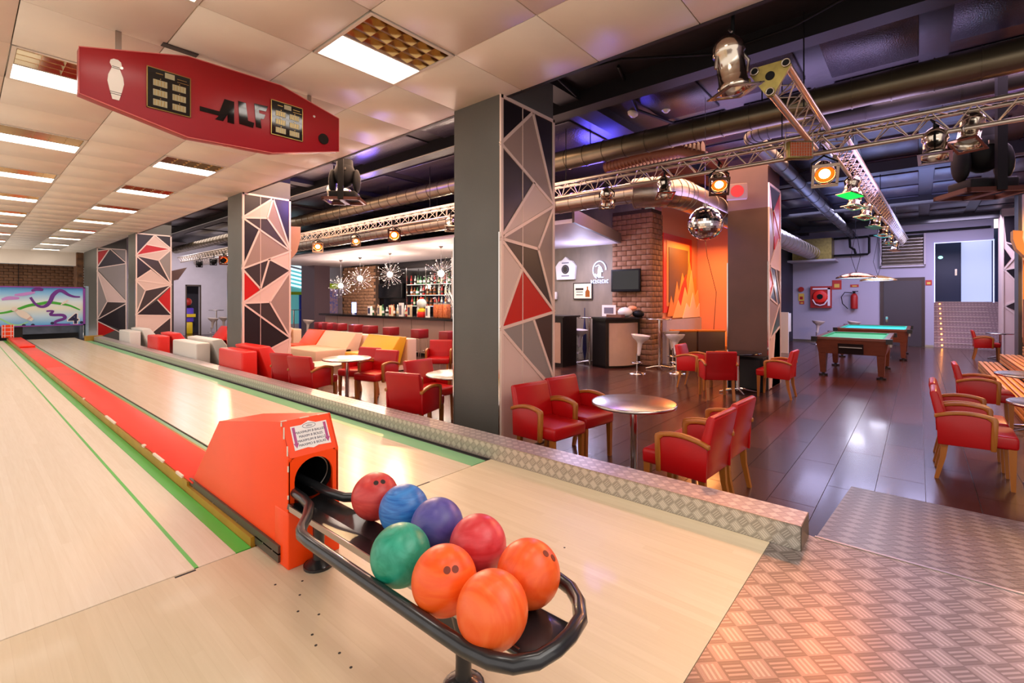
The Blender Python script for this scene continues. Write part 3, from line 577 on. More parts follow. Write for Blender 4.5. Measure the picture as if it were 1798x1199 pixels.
# rack
rk = thing('ball_rack', 'black tubular steel ball rack looping out in front of the orange housing', 'ball rack', (0, 0, 0))
RZ = .385
path = [(1.15, 2.72), (1.135, 2.5), (1.125, 2.34), (1.105, 2.24), (1.04, 2.13), (.97, 2.04), (.945, 1.98), (.94, 1.9), (.94, 1.5), (.94, 1.1), (.942, .98), (.955, .90), (.985, .84), (1.04, .80), (1.11, .785), (1.18, .785), (1.26, .80), (1.33, .85), (1.375, .91), (1.395, .98), (1.40, 1.1), (1.40, 1.5), (1.40, 1.95), (1.385, 2.05), (1.33, 2.13), (1.27, 2.2), (1.25, 2.3), (1.245, 2.5), (1.24, 2.72)]
MB().tube([(x, y, RZ) for x, y in path], .0235, 14).obj('rail', 'black_paint', rk)
m = MB().prism([(1.085, .32), (1.09, .345), (1.18, .325), (1.27, .345), (1.275, .32), (1.18, .30)], .90, 2.435, 'y'); m.obj('tray', 'black_paint', rk)
MB().box(1.08, 1.086, .9, 2.4, .318, .346).obj('tray_edge', 'steel', rk)
MB().rbox(1.07, 1.28, .82, 1.06, .325, .345, .008).obj('end_plate', 'black_paint', rk)
for (x, y) in ((1.17, 1.23), (1.22, 2.37)):
    l = MB().lathe([(.03, .02), (.028, .1), (.03, .2), (.055, .3)], 16, c=(x, y, 0)); l.cyl((x, y, 0), (x, y, .014), .075, n=20).lathe([(.07, .014), (.05, .03), (.03, .04)], 16, c=(x, y, 0)); l.obj('leg', 'black_paint', rk)
m = MB()
for a in range(6): m.cyl((1.17+.055*math.cos(a), 1.23+.055*math.sin(a), .014), (1.17+.055*math.cos(a), 1.23+.055*math.sin(a), .024), .008, n=6)
m.prism([(.14, .30), (-.02, .18), (-.02, .12), (.02, .12), (.3, .30)], 1.16, 1.18, 'x', M=Matrix.Translation((0, 1.23, 0))); m.obj('bracket', 'black_paint', rk)
# balls
def ballmat(name, c1, c2, sc=3, st=(1, 1, 4), dist=2.5):
    mm = bpy.data.materials.new(name); mm.use_nodes = True; nt = mm.node_tree; b = nt.nodes['Principled BSDF']
    tc = nt.nodes.new('ShaderNodeTexCoord'); mp = nt.nodes.new('ShaderNodeMapping'); mp.inputs['Scale'].default_value = st; mp.inputs['Rotation'].default_value = (.4, .8, .3)
    nt.links.new(tc.outputs['Object'], mp.inputs[0]); n = nt.nodes.new('ShaderNodeTexNoise'); n.inputs['Scale'].default_value = sc; n.inputs['Detail'].default_value = 8; n.inputs['Distortion'].default_value = dist; nt.links.new(mp.outputs[0], n.inputs['Vector'])
    r = nt.nodes.new('ShaderNodeValToRGB'); r.color_ramp.elements[0].position = .35; r.color_ramp.elements[1].position = .65; r.color_ramp.elements[0].color = lin(c1); r.color_ramp.elements[1].color = lin(c2)
    nt.links.new(n.outputs['Fac'], r.inputs[0]); nt.links.new(r.outputs[0], b.inputs['Base Color']); b.inputs['Roughness'].default_value = .38; b.inputs['Coat Weight'].default_value = .08; b.inputs['Coat Roughness'].default_value = .2
    q = nt.nodes.new('ShaderNodeBump'); q.inputs['Strength'].default_value = .15; q.inputs['Distance'].default_value = .002; n2 = nt.nodes.new('ShaderNodeTexNoise'); n2.inputs['Scale'].default_value = 60; nt.links.new(tc.outputs['Object'], n2.inputs['Vector']); nt.links.new(n2.outputs['Fac'], q.inputs['Height']); nt.links.new(q.outputs[0], b.inputs['Normal'])
    MATS[name] = mm
ballmat('ball_red', '#c03030', '#d84a42', 5, (1, 1, 3)); ballmat('ball_blue', '#1d5fb0', '#3f8ad2', 4, (1, 1, 9)); ballmat('ball_violet', '#4a4590', '#615aa6', 6, (1, 1, 1)); ballmat('ball_rose', '#cc2f36', '#e0525a', 4, (1, 1, 2))
ballmat('ball_green', '#0c8a6a', '#3aa88a', 14, (1, 1, 1), 1); ballmat('ball_orange', '#f0520a', '#f7681c', 7, (1, 1, 6), 1); ballmat('ball_orange_b', '#ee5612', '#f56c2c', 8, (5, 1, 1), 1); ballmat('ball_orange_c', '#e8500f', '#f36624', 7, (1, 4, 2), 1)
mat('hole_dark', '#7a2a10', .6); mat('hole_black', '#2a1a14', .6)
BR = .108; Gb = 'bowling balls on the ball rack'
def ball(x, y, m_, lab, holes=None, hm='hole_black', z=.452):
    o = thing('bowling_ball', lab, 'bowling ball', (x, y, z), group=Gb, mesh=MB().sphere((0, 0, 0), BR, 48).mesh('bowling_ball', m_))
    for h in holes or ():
        d = Vector(h).normalized(); p = d*(BR-.001); mm_ = MB().cyl(p-d*.010, p+d*.0016, .0115, n=16, cap=True); mm_.obj('finger_hole', hm, o)
ball(1.285, 1.955, 'ball_red', 'dark red swirled ball at the housing end, two dark finger holes showing', [(-.30, -.52, .80), (-.02, -.62, .80)])
ball(1.285, 1.732, 'ball_blue', 'bright blue streaked bowling ball')
ball(1.285, 1.508, 'ball_violet', 'violet blue bowling ball between the blue and the rose red one')
ball(1.285, 1.272, 'ball_rose', 'rose red bowling ball touching two orange balls')
ball(1.262, 1.008, 'ball_orange_c', 'orange ball on the far rail side of the loop end, with two finger holes', [(.10, -.62, .80), (.30, -.70, .58)], 'hole_dark')
ball(1.05, 1.435, 'ball_green', 'mottled green bowling ball')
ball(1.05, 1.196, 'ball_orange', 'orange ball next to the green one, two finger holes facing the front', [(-.42, -.60, .70), (-.20, -.72, .68)], 'hole_dark')
ball(1.043, .972, 'ball_orange_b', 'plain orange ball without visible holes, nearest to the camera')
# ---------------------------------------------------------------- hanging score board
sb = thing('score_board', 'long red elongated-hexagon score display board hanging below the lane ceiling', 'score board', (0, 0, 0))
SY = 4.8
hexp = [(.59, 3.29), (1.29, 3.49), (2.08, 3.51), (2.70, 3.36), (2.70, 3.0), (2.0, 2.82), (1.29, 2.79), (.68, 2.92), (.59, 2.94)]
MB().prism(hexp, SY, SY+.10, 'y', r=.004).obj('board_face', 'red_board', sb)
MB().tube([(p[0], SY-.001, p[1]) for p in hexp], .004, 6, closed=True).obj('edge_trim', mat('trim_pink', '#d8706a', .4), sb)
for x in (.84, 2.42): 
    MB().box(x-.02, x+.02, SY+.1, SY+.112, 3.2, CZ).cyl((x, SY-.004, 3.22 if x < 1 else 3.30), (x, SY, 3.22 if x < 1 else 3.30), .012, n=10).obj('bracket', 'steel', sb)
def display(x0, x1, z0, z1):
    d = MB().box(x0, x1, SY-.012, SY-.001, z0, z1).obj('display_panel', 'black_gloss', sb)
    w, h = x1-x0, z1-z0; m = MB(); y = SY-.014
    for a in ((x0, x1, z0, z0+.006), (x0, x1, z1-.006, z1), (x0, x0+.006, z0, z1), (x1-.006, x1, z0, z1)): m.box(a[0], a[1], y, y+.003, a[2], a[3])
    m.obj('display_border', 'gold_line', d)
    for cxx in (.14, .57):
        for r in range(3): MB().box(x0+w*cxx, x0+w*(cxx+.31), y-.002, y+.002, z0+h*(.09+.24*r), z0+h*(.24+.24*r)).obj('digit_window', 'display_beige', d)
    MB().box(x0+w*.40, x0+w*.62, y-.002, y+.002, z0+h*.82, z0+h*.95).obj('digit_window', 'display_beige', d)
    m = MB()
    for cxx in (.14, .57):
        for r in range(3):
            for q in range(4): m.box(x0+w*(cxx+.03+.07*q), x0+w*(cxx+.035+.07*q)+.003, y-.003, y-.002, z0+h*(.10+.24*r), z0+h*(.23+.24*r))
            m.cyl((x0+w*(cxx+.16), y-.003, z0+h*(.27+.24*r)), (x0+w*(cxx+.16), y, z0+h*(.27+.24*r)), .004, n=8)
    m.box(x0+w*.2, x0+w*.36, y-.002, y+.002, z0+h*.87, z0+h*.885); m.box(x0+w*.68, x0+w*.95, y-.002, y+.002, z0+h*.80, z0+h*.81); m.box(x0+w*.68, x0+w*.9, y-.002, y+.002, z0+h*.87, z0+h*.88)
    m.obj('display_mark', 'gold_line', d)
display(1.0, 1.31, 2.96, 3.30); display(1.98, 2.295, 3.0, 3.34)
pinp = [(-.018, -.155), (-.034, -.08), (-.044, -.02), (-.04, .03), (-.026, .075), (-.020, .095), (-.032, .125), (-.028, .148), (-.012, .162), (.012, .162), (.028, .148), (.032, .125), (.020, .095), (.026, .075), (.04, .03), (.044, -.02), (.034, -.08), (.018, -.155)]
pinp = [(p[0]*1.15, p[1]) for p in pinp]
def pin(par, cx_, cz, y, s=1, rot=0, t=.006):
    M_ = Matrix.Translation((cx_, y, cz)) @ Matrix.Rotation(rot, 4, 'Y') @ Matrix.Scale(s, 4)
    o = MB().prism(pinp, -t/s, 0, 'y', M=M_).obj('pin_emblem', 'pin_white', par)
    m = MB()
    for z in (.10, .088, -.10, -.115): m.box(-.023 if z > 0 else -.035, .023 if z > 0 else .035, -t/s-.001, 0, z, z+.004, M=M_)
    m.obj('pin_stripe', 'sign_red' if par is not sb else 'black_plastic', o)
pin(sb, .805, 3.112, SY-.002)
f = lambda pts: MB().prism(pts, SY-.006, SY-.001, 'y')
f([(1.38, 3.045), (1.53, 3.045), (1.50, 3.005), (1.565, 3.005), (1.60, 3.075), (1.60, 3.005), (1.655, 3.005), (1.655, 3.21), (1.575, 3.21), (1.535, 3.085), (1.38, 3.085)]).obj('letter_A', 'black_gloss', sb)
f([(1.69, 3.23), (1.755, 3.23), (1.775, 3.07), (1.87-.04, 3.065), (1.82, 3.015), (1.70, 3.02)]).obj('letter_L', 'black_gloss', sb)
f([(1.83, 3.25), (1.955, 3.26), (1.935, 3.205), (1.87, 3.20), (1.875, 3.17), (1.93, 3.17), (1.915, 3.125), (1.885, 3.12), (1.895, 3.03), (1.845, 3.03)]).obj('letter_F', 'black_gloss', sb)
MB().cyl((2.52, SY-.012, 3.09), (2.52, SY, 3.09), .055, n=28).obj('button', 'black_gloss', sb)
MB().box(1.12, 1.38, SY+.02, SY+.10, CZ-.006, CZ-.001).obj('ceiling_hatch', 'black_beam', sb)
# ---------------------------------------------------------------- masking board over the pins
mk = thing('masking_board', 'blue and white lane masking board with purple ribbons and the number 4', 'masking board', (0, 0, 0))
MY = 23.5
mm = bpy.data.materials.new('print_sky'); mm.use_nodes = True; nt = mm.node_tree; b = nt.nodes['Principled BSDF']
tc = nt.nodes.new('ShaderNodeTexCoord'); sp = nt.nodes.new('ShaderNodeSeparateXYZ'); nt.links.new(tc.outputs['Object'], sp.inputs[0]); r = nt.nodes.new('ShaderNodeValToRGB')
nt.links.new(math_n(nt, 'MULTIPLY', math_n(nt, 'SUBTRACT', sp.outputs[2], .47), 1/1.37), r.inputs[0]); nt.links.new(r.outputs[0], b.inputs['Base Color'])
cr = r.color_ramp; cr.elements[0].color = lin('#3da7e6'); cr.elements[1].color = lin('#2f93de'); cr.elements[1].position = 1
for p_, c_ in ((.25, '#bfe0f2'), (.45, '#e8ecd8'), (.62, '#e4f2f6'), (.82, '#8fcaf0')): e = cr.elements.new(p_); e.color = lin(c_)
b.inputs['Roughness'].default_value = .4; MATS['print_sky'] = mm
MB().box(-4, 3.0, MY, MY+.05, .50, 1.82).obj('board_face', 'print_sky', mk)
m = MB(); m.box(-4, 3.06, MY-.03, MY+.06, 1.82, 1.86).box(-4, 3.06, MY-.03, MY+.06, .46, .50).box(3.0, 3.06, MY-.03, MY+.06, .46, 1.86); m.obj('frame', 'mask_purple', mk)
def ribbon(pts, w, m_, dy, name='ribbon'):
    ps = [Vector(p) for p in pts]; q = []
    for i in range(len(ps)-1):
        p0, p1, p2, p3 = ps[max(0, i-1)], ps[i], ps[i+1], ps[min(len(ps)-1, i+2)]
        for j in range(5):
            t = j/5; q.append(.5*((2*p1)+(-p0+p2)*t+(2*p0-5*p1+4*p2-p3)*t*t+(-p0+3*p1-3*p2+p3)*t**3))
    q.append(ps[-1]); L_, R_ = [], []
    for i, p in enumerate(q):
        d = (q[min(i+1, len(q)-1)]-q[max(i-1, 0)]).normalized(); nn = Vector((-d.y, d.x))*w*(.35+.65*math.sin(PI*min(1, max(.12, i/len(q)))))*.5
        L_.append(p+nn); R_.append(p-nn)
    vs = [(p.x, MY-dy, p.y) for p in L_]+[(p.x, MY-dy, p.y) for p in R_]; n_ = len(q)
    vs += [(v[0], MY-.001, v[2]) for v in vs]
    fs = [(i, i+1, n_+i+1, n_+i) for i in range(n_-1)]+[(i, 2*n_+i, 2*n_+i+1, i+1) for i in range(n_-1)]+[(n_+i, n_+i+1, 3*n_+i+1, 3*n_+i) for i in range(n_-1)]
    MB().add(vs, fs).obj(name, m_, mk)
ribbon([(.2, .9), (.91, .94), (1.26, 1.04), (1.58, 1.19), (1.86, 1.25), (2.1, 1.3), (2.4, 1.25), (2.65, 1.18), (2.92, 1.02)], .10, 'ribbon_green', .006)
ribbon([(.5, .9), (.91, .75), (1.13, .58), (1.35, .52), (1.58, .63)], .06, mat('ribbon_mint', '#9be0a0', .4), .005)
ribbon([(1.63, 1.48), (1.75, 1.25), (1.89, 1.15), (2.03, 1.19), (2.13, 1.35), (2.2, 1.56), (2.33, 1.71), (2.45, 1.71), (2.6, 1.58), (2.76, 1.51), (2.92, 1.5)], .12, 'ribbon_purple', .010)
ribbon([(2.03, .99), (2.2, .99), (2.14, .86), (2.45, .84), (2.5, .72), (2.28, .62), (2.28, .52), (2.65, .51)], .10, 'ribbon_purple', .009)
ribbon([(.95, 1.40), (1.11, 1.45), (1.36, 1.45)], .12, 'ribbon_light', .007); ribbon([(1.25, 1.56), (1.45, 1.58), (1.74, 1.66)], .11, 'ribbon_light', .008); ribbon([(1.66, 1.70), (1.79, 1.77), (1.95, 1.74)], .12, 'ribbon_purple', .011)
pin(mk, 1.44, .90, MY-.02, 2.1, rot=math.radians(-48), t=.006); pin(mk, 2.5, 1.3, MY-.02, .8, rot=math.radians(50), t=.006)
for x, z in ((1.47, .51), (1.69, .51), (2.18, .56), (2.96, .56)): MB().sphere((x, MY-.01, z), .05, 12, sc=(1, .2, 1)).obj('ball_emblem', 'ink_navy', mk)
text('4', 'number', 'paper_white', .52, mk, (2.74, MY-.012, .68), (PI/2, 0, 0), ext=.002, offset=.035, sx=1.1); text('4', 'number', 'ink_navy', .5, mk, (2.74, MY-.018, .68), (PI/2, 0, 0), ext=.002, offset=.012, sx=1.1)
pt = thing('pin_deck_curtain', 'grey metal pit curtain below the masking board at the lane end', 'curtain', (0, 0, 0))
MB().box(-4, 3.0, 24.2, 24.25, .16, .6).obj('curtain_sheet', 'pit_metal', pt)
MB().box(-4, 3.1, 23.62, 24.9, -.09, -.05).box(-4, 3.1, 24.8, 24.9, -.09, 1).box(1.2, 1.45, 23.62, 23.66, 0, .46).obj('pit_lining', 'black_rubber', pt)
MB().box(2.92, 3.02, 23.6, 23.9, -.1, .5).obj('kickback', 'pit_metal', pt)
# ---------------------------------------------------------------- armchairs
def armchair(lmat='leather_red'):
    t = thing('armchair', '', 'chair')
    MB().rbox(-.235, .235, -.2, .285, .355, .475, .028, n=3).obj('seat', lmat, t)
    MB().prism([(-.155, .40), (-.175, .56), (-.235, .79), (-.255, .815), (-.285, .81), (-.30, .795), (-.262, .60), (-.235, .45), (-.225, .33), (-.16, .33)], -.24, .24, 'x', r=.012).obj('backrest', lmat, t)
    MB().prism([(-.24, .33), (.12, .34), (.115, .60), (.03, .618), (-.06, .622), (-.16, .608), (-.25, .578)], .238, .262, 'x', r=.006).obj('arm_panel', lmat, t)
    MB().prism([(-.24, .33), (.12, .34), (.115, .60), (.03, .618), (-.06, .622), (-.16, .608), (-.25, .578)], -.262, -.238, 'x', r=.006).obj('arm_panel', lmat, t)
    az = lambda y: .656-.95*(y+.03)**2
    ys_ = [-.265+.395*i/8 for i in range(9)]
    fr_ = [(y, az(y)-.032) for y in ys_[:-1]]+[(.112, .585), (.108, .46), (.105, .33), (.142, .33), (.15, .46), (.156, .60), (.148, .622), (.13, az(.13))]+[(y, az(y)) for y in ys_[:-1][::-1]]
    for s in (-1, 1):
        MB().prism(fr_, *sorted((s*.232, s*.272)), 'x', r=.004, n=1).obj('arm_frame', 'chair_wood', t)
    for s in (-1, 1):
        MB().prism([(.215, .37), (.27, .37), (.262, 0), (.232, 0)], *sorted((s*.185, s*.225)), 'x').obj('leg', 'chair_wood', t)
        MB().prism([(-.215, .40), (-.16, .38), (-.185, .2), (-.235, 0), (-.265, 0), (-.225, .2)], *sorted((s*.185, s*.225)), 'x').obj('leg', 'chair_wood', t)
    return t
A0 = armchair(); first = [True]
def chair(x, y, hx, hy, lab, grp=None, z=FZ):
    rz = math.atan2(-hx, hy)
    if first[0]: o = A0; first[0] = False
    else: o = dup(A0)
    o.location = (x, y, z); o.rotation_euler = (0, 0, rz); o['label'] = lab; o['group'] = grp or 'red leather armchairs'
def table(x, y, lab, r=.38, h=.73, base=True, topm='aluminium', name='round_table', cat='table', grp='round metal tables', z=FZ):
    t = thing(name, lab, cat, (x, y, z), group=grp)
    MB().lathe([(.001, h), (r-.012, h), (r, h-.004), (r, h-.026), (r-.012, h-.03), (.001, h-.03)], 40).obj('tabletop', topm, t)
    MB().cyl((0, 0, .04), (0, 0, h-.03), .032, n=16).obj('column', 'chrome', t)
    m = MB()
    for a in range(4):
        an = a*PI/2+.6; c_, s_ = math.cos(an), math.sin(an); m.tube([(0, 0, .07), (c_*.12, s_*.12, .06), (c_*.32, s_*.32, .02)], [.028, .022, .014], 8)
    m.obj('base', 'chrome', t); return t
table(4.02, 1.98, 'round metal table with two red armchairs at either side, nearest the tread plate kerb')
table(4.08, 7.0, 'round metal table with a bright highlight beside the two chairs seen from behind')
table(4.12, 4.47, 'round metal table half hidden by the large grey pillar')
table(9.12, 2.47, 'round table with a chrome rim in front of the brown pillar', topm='black_gloss')
table(6.38, -.98, 'round grey table at the right edge, nearest to the camera', r=.36)
table(8.75, -1.12, 'round grey table at the right edge beyond the nearer one', r=.38)
table(19.15, -1.75, 'small distant table between two red armchairs by the stairs', r=.3)
chair(3.80, 2.78, -.12, -1, 'red armchair left of the nearest round table, against the faceted pillar')
chair(4.36, 2.78, -.12, -1, 'red armchair with its seat under the nearest round table, next to the pillar')
chair(3.80, 1.40, .05, 1, 'red armchair seen from behind at the kerb, its left wooden arm nearest the kerb')
chair(4.38, 1.40, .05, 1, 'red armchair seen from behind, farther from the kerb of the pair before the table')
chair(3.64, 4.66, .957, .287, 'red armchair with its back to the lanes, alone beside the grey pillar')
chair(4.27, 5.17, 0, -1, 'orange-lit red armchair behind the one left of the grey pillar')
chair(4.85, 4.62, -1, 0, 'red armchair mostly hidden behind the grey pillar, its seat under the table')
chair(6.55, 7.62, -.76, -.65, 'bright red armchair facing us left of the grey pillar, near the bar stools')
chair(7.0, 7.1, -.76, -.65, 'bright red armchair cut off by the edge of the grey pillar')
chair(4.58, 7.45, -.96, -.25, 'dark red armchair facing left, the one under the round table rim')
chair(4.52, 6.84, -.96, -.25, 'dark red armchair facing left, nearer of the pair in front of the yellow sofa')
chair(3.62, 7.82, .965, .26, 'red armchair with its back over the kerb, beside the red sofa')
chair(3.62, 7.20, .965, .26, 'red armchair with its back over the kerb, in front of the round table')
chair(9.15, 3.25, 0, -1, 'red armchair with a shiny backrest, left of the table at the brown pillar')
chair(8.42, 2.62, .83, .55, 'red armchair seen squarely from behind at the brown pillar table')
chair(9.22, 1.86, 0, 1, 'red armchair in profile facing left at the brown pillar')
chair(6.16, -.38, -.02, -1, 'large red armchair in profile at the right edge, wooden arm frame nearest to us')
chair(6.76, -.38, -.02, -1, 'red armchair just behind the large one at the right edge')
chair(8.82, -.64, 0, -1, 'dark red armchair farther back on the right, before the wooden steps')
chair(18.7, -1.42, 0, -1, 'small distant red armchair in profile by the stairs')
chair(18.9, -2.35, .1, 1, 'small distant red armchair facing it against the striped panel')
# low table
lt = table(5.0, 9.6, 'low white coffee table with an orange tinted glass top before the cream sofa', r=.45, h=.32, topm='flame_pale', name='coffee_table', grp='lounge tables')
# ---------------------------------------------------------------- foam sofas
def sofa(x, y, hx, hy, w, m_, lab, m2=None, depth=1.15, grp='block shaped lounge sofas', block=True):
    t = thing('sofa', lab, 'sofa', (x, y, FZ), math.atan2(-hx, hy), grp); w /= 2
    if block: MB().rbox(-w, w, 0, .27, .02, .74, .03, n=3).obj('back_block', m2 or m_, t)
    MB().prism([(.285, .79), (.48, .81), (.50, .80), (.80, .38), (.80, .05), (.52, .05)], -w, w, 'x', r=.02).obj('back_cushion', m_, t)
    MB().rbox(-w, w, .62, depth, .12, .42, .03, n=3).obj('seat', m_, t)
    MB().box(-w+.02, w-.02, .3, depth-.03, .02, .12).obj('plinth', m2 or m_, t); return t
sofa(3.27, 9.7, 1, 0, 1.15, 'vinyl_red', 'red foam sofa with its back to the lanes, left of the second faceted pillar', depth=.95)
sofa(3.27, 12.45, 1, 0, 1.7, 'vinyl_white', 'long white foam sofa along the kerb between the two middle pillars')
sofa(3.27, 15.1, 1, 0, 1.0, 'vinyl_red', 'small red foam sofa along the kerb, between the two white ones')
sofa(3.27, 18.6-.3, 1, 0, 1.4, 'vinyl_white', 'white foam sofa farthest along the kerb')
sofa(7.25, 13.3, -1, 0, .95, 'vinyl_orange', 'orange foam sofa next to the cream one, facing the lanes')
sofa(7.25, 11.95, -1, 0, 1.6, 'vinyl_cream', 'cream foam sofa facing the lanes, before the bar', m2='vinyl_cream', depth=1.6)
sofa(7.20, 9.85, -1, 0, 1.3, 'vinyl_yellow', 'yellow foam sofa with a cream back block before the bar', m2='vinyl_cream')
sofa(7.2, 15.6, -1, 0, 1.0, 'vinyl_cream', 'cream sofa end seen just right of the second faceted pillar')
sofa(6.2, 17.2, -1, 0, 1.0, 'vinyl_red', 'dark red sofa corner between white and red kerb sofas')
sofa(14.45, 4.45, -1, 0, 1.1, 'sofa_orange', 'orange bench sofa in the alcove under the orange wall', m2='sofa_orange', depth=.85)
for i, (x, y, lb) in enumerate(((12.40, 4.69, 'brown backed bench in the alcove, the one beside the bar stools'), (12.90, 4.13, 'brown backed bench in the alcove, beside the brown pillar'))):
    t = thing('bench', lb, 'bench', (x, y, FZ), math.atan2(-.74, .67), 'alcove benches')
    MB().rbox(-.36, .36, 0, .14, .04, .84, .02).obj('backrest', 'sofa_brown', t); MB().rbox(-.37, .37, -.01, .16, .82, .88, .02).obj('top_rail', 'sofa_orange', t); MB().rbox(-.35, .35, .14, .6, .1, .42, .03).obj('seat', 'sofa_orange', t)
mat('lens_ring', '#ff7a2a', .5, emit='#ff5208', es=2)
# ---------------------------------------------------------------- ducts
def duct(lab, pts, r, m_, ring=.5, n=22, bend=None):
    t = thing('air_duct', lab, 'duct', (0, 0, 0))
    MB().tube(pts, r, n).obj('duct_tube', m_, t)
    m = MB(); P_ = [Vector(p) for p in pts]
    for a, b in zip(P_[:-1], P_[1:]):
        L_ = (b-a).length; d = (b-a).normalized(); k = int(L_/ring)
        for i in range(k+1):
            p = a+d*(i*ring+.02)
            if i*ring+.03 < L_: m.cyl(p, p+d*.012, r+.008, n=n)
    m.obj('duct_band', m_, t, kind='stuff'); return t
duct('large dark spiral duct crossing highest under the black slab', [(6.6, -4, 3.72), (6.6, 26.3, 3.72)], .16, 'duct_dark', .35)
def bend(a, b, c, r=.35, n=6):
    a, b, c = Vector(a), Vector(b), Vector(c); p0 = b+(a-b).normalized()*r; p2 = b+(c-b).normalized()*r
    return [tuple((1-t)**2*p0+2*t*(1-t)*b+t*t*p2) for t in [i/n for i in range(n+1)]]
duct('slimmer dark duct below the large one, bending away towards the pool room', [(7.7, -4, 3.86)]+bend((7.7, -4, 3.86), (7.7, 1.93, 3.86), (22, 1.93, 3.86), .3)+[(22.25, 1.93, 3.86)], .125, 'duct_black', .9)
duct('silver duct over the bar with a wide elbow running to the wall unit', [(7.45, 26.2, 3.2), (7.45, 3.6, 3.2)], .17, 'duct_silver', .28)
duct('wide silver duct section from the elbow to the pool room wall', bend((7.5, 4, 3.2), (7.6, 3.1, 3.2), (12, 3.12, 3.2), .6, 8)+[(21.45, 3.12, 3.2)], .25, 'duct_silver', .55)
duct('dark duct run across the slab edge behind the far pillars', [(9.6, 12, 3.6), (9.6, 26.2, 3.6)], .2, 'duct_black', 1)
for (x, z, w) in ((6.6, 3.72, .17), (6.6, 3.72, .17)): pass
hg = thing('duct_hanger', 'thin black hanger rods holding the dark duct', 'hanger rods', (0, 0, 0))
m = MB()
for y in (-1, 1.5, 4.0, 6.8, 9.5, 12.5): m.cyl((6.6, y, 3.88), (6.6, y, 4.1), .008, n=6).cyl((7.5, y+2, 3.4), (7.5, y+2, 4.1), .008, n=6)
m.obj('hanger_rod', 'black_plastic', hg)
fd = thing('flexible_duct', 'short rust coloured perforated duct bent above the lighting truss', 'duct', (0, 0, 0))
MB().tube([(6.9, 3.9, 3.55), (6.95, 3.2, 3.62), (7.0, 2.7, 3.6), (7.05, 2.35, 3.45)], .085, 12).obj('hose', 'rust_flange', fd)
m = MB()
for i in range(26): m.cyl((6.9+.006*i, 3.85-.058*i, 3.56+.002*min(i, 20)), (6.9+.006*i, 3.83-.058*i, 3.56+.002*min(i, 20)), .092, n=12)
m.obj('hose_rib', 'rust_flange', fd, kind='stuff')
ac = thing('ventilation_unit', 'galvanised box unit where the wide duct meets the pool room wall', 'ventilation unit', (0, 0, 0))
MB().box(21.5, 22.28, 2.5, 3.8, 2.95, 3.75).obj('unit_box', 'truss_plate', ac); MB().box(21.2, 22.28, 2.35, 3.95, 2.86, 2.93).obj('shelf', 'wall_white', ac)
pp = thing('wall_pipe', 'black pipework with bends beside the ventilation unit', 'pipe', (0, 0, 0))
MB().tube([(22.1, 2.5, 3.75), (22.1, 1.9, 3.75), (22.1, 1.45, 3.75), (22.1, 1.4, 3.7), (22.1, 1.4, 3.15), (22.1, 1.45, 3.1), (22.1, 2.5, 3.1)], .04, 8).tube([(22.1, 2.0, 3.75), (22.1, 1.98, 3.4), (22.1, 1.85, 3.3), (22.1, 1.8, 3.1)], .04, 8).tube([(22.1, 1.4, 3.78), (22.1, -1.8, 3.80)], .04, 8).obj('pipe', 'black_plastic', pp)
vt = thing('wall_vent', 'large louvred metal vent high on the pool room wall', 'vent', (0, 0, 0))
MB().box(22.24, 22.3, -.15, 1.05, 2.64, 3.72).obj('vent_back', 'black_plastic', vt)
for k in range(9): MB().prism([(22.25, 2.69+k*.115), (22.19, 2.66+k*.115), (22.19, 2.675+k*.115), (22.25, 2.775+k*.115)], -.12, 1.02, 'y').obj('slat', 'duct_silver', vt)
MB().box(22.18, 22.3, -.19, -.14, 2.6, 3.75).box(22.18, 22.3, 1.04, 1.09, 2.6, 3.75).box(22.18, 22.3, -.19, 1.09, 2.58, 2.64).obj('frame', 'wall_white', vt)
# ---------------------------------------------------------------- trusses
def truss(lab, a, b, side=.22, r=.024, plates=True):
    t = thing('lighting_truss', lab, 'truss', (0, 0, 0)); a, b = Vector(a), Vector(b)
    d = (b-a).normalized(); u = Vector((-d.y, d.x, 0)).normalized(); up = Vector((0, 0, 1)); h = side*.866
    offs = [u*side/2+up*h*.5, -u*side/2+up*h*.5, -up*h*.5]
    for o in offs: MB().cyl(a+o, b+o, r, n=12).obj('chord', 'truss_metal', t)
    m = MB(); L_ = (b-a).length; n_ = int(L_/.30); st_ = L_/n_
    for i in range(n_):
        for p, q in ((0, 2), (1, 2), (0, 1)):
            s0, s1, s2 = a+d*i*st_, a+d*(i+.5)*st_, a+d*(i+1)*st_
            m.cyl(s0+offs[p], s1+offs[q], .0065, n=6, cap=False).cyl(s1+offs[q], s2+offs[p], .0065, n=6, cap=False)
    m.obj('lattice', 'truss_metal', t)
    return t, offs, d
tA, _, _ = truss('long pale triangular lighting truss running the length of the lounge', (6.2, -4, 3.10), (6.2, 24, 3.10))
tB, offs, d = truss('short truss with a triangular end plate pointing towards the camera', (4.15, .88, 3.10), (6.0, .84, 3.10), r=.028)
cen = Vector((4.15, .88, 3.10)); pts = []
for o in (offs[0], offs[1], offs[2]): pts.append((cen.y+o.y, cen.z+o.z))
m = MB().prism([(pts[0][0]+.02, pts[0][1]+.03), (pts[1][0]-.02, pts[1][1]+.03), (pts[1][0]-.035, pts[1][1]-.02), (pts[2][0]-.02, pts[2][1]-.035), (pts[2][0]+.02, pts[2][1]-.035), (pts[0][0]+.035, pts[0][1]-.02)], 4.12, 4.145, 'x'); m.obj('end_plate', 'truss_plate', tB)
m = MB()
for p in pts: m.cyl((4.112, p[0], p[1]), (4.121, p[0], p[1]), .024, n=16)
m.cyl((4.114, .88, 3.13), (4.121, .88, 3.13), .034, n=16); m.obj('plate_hole', 'black_plastic', tB)
m = MB()
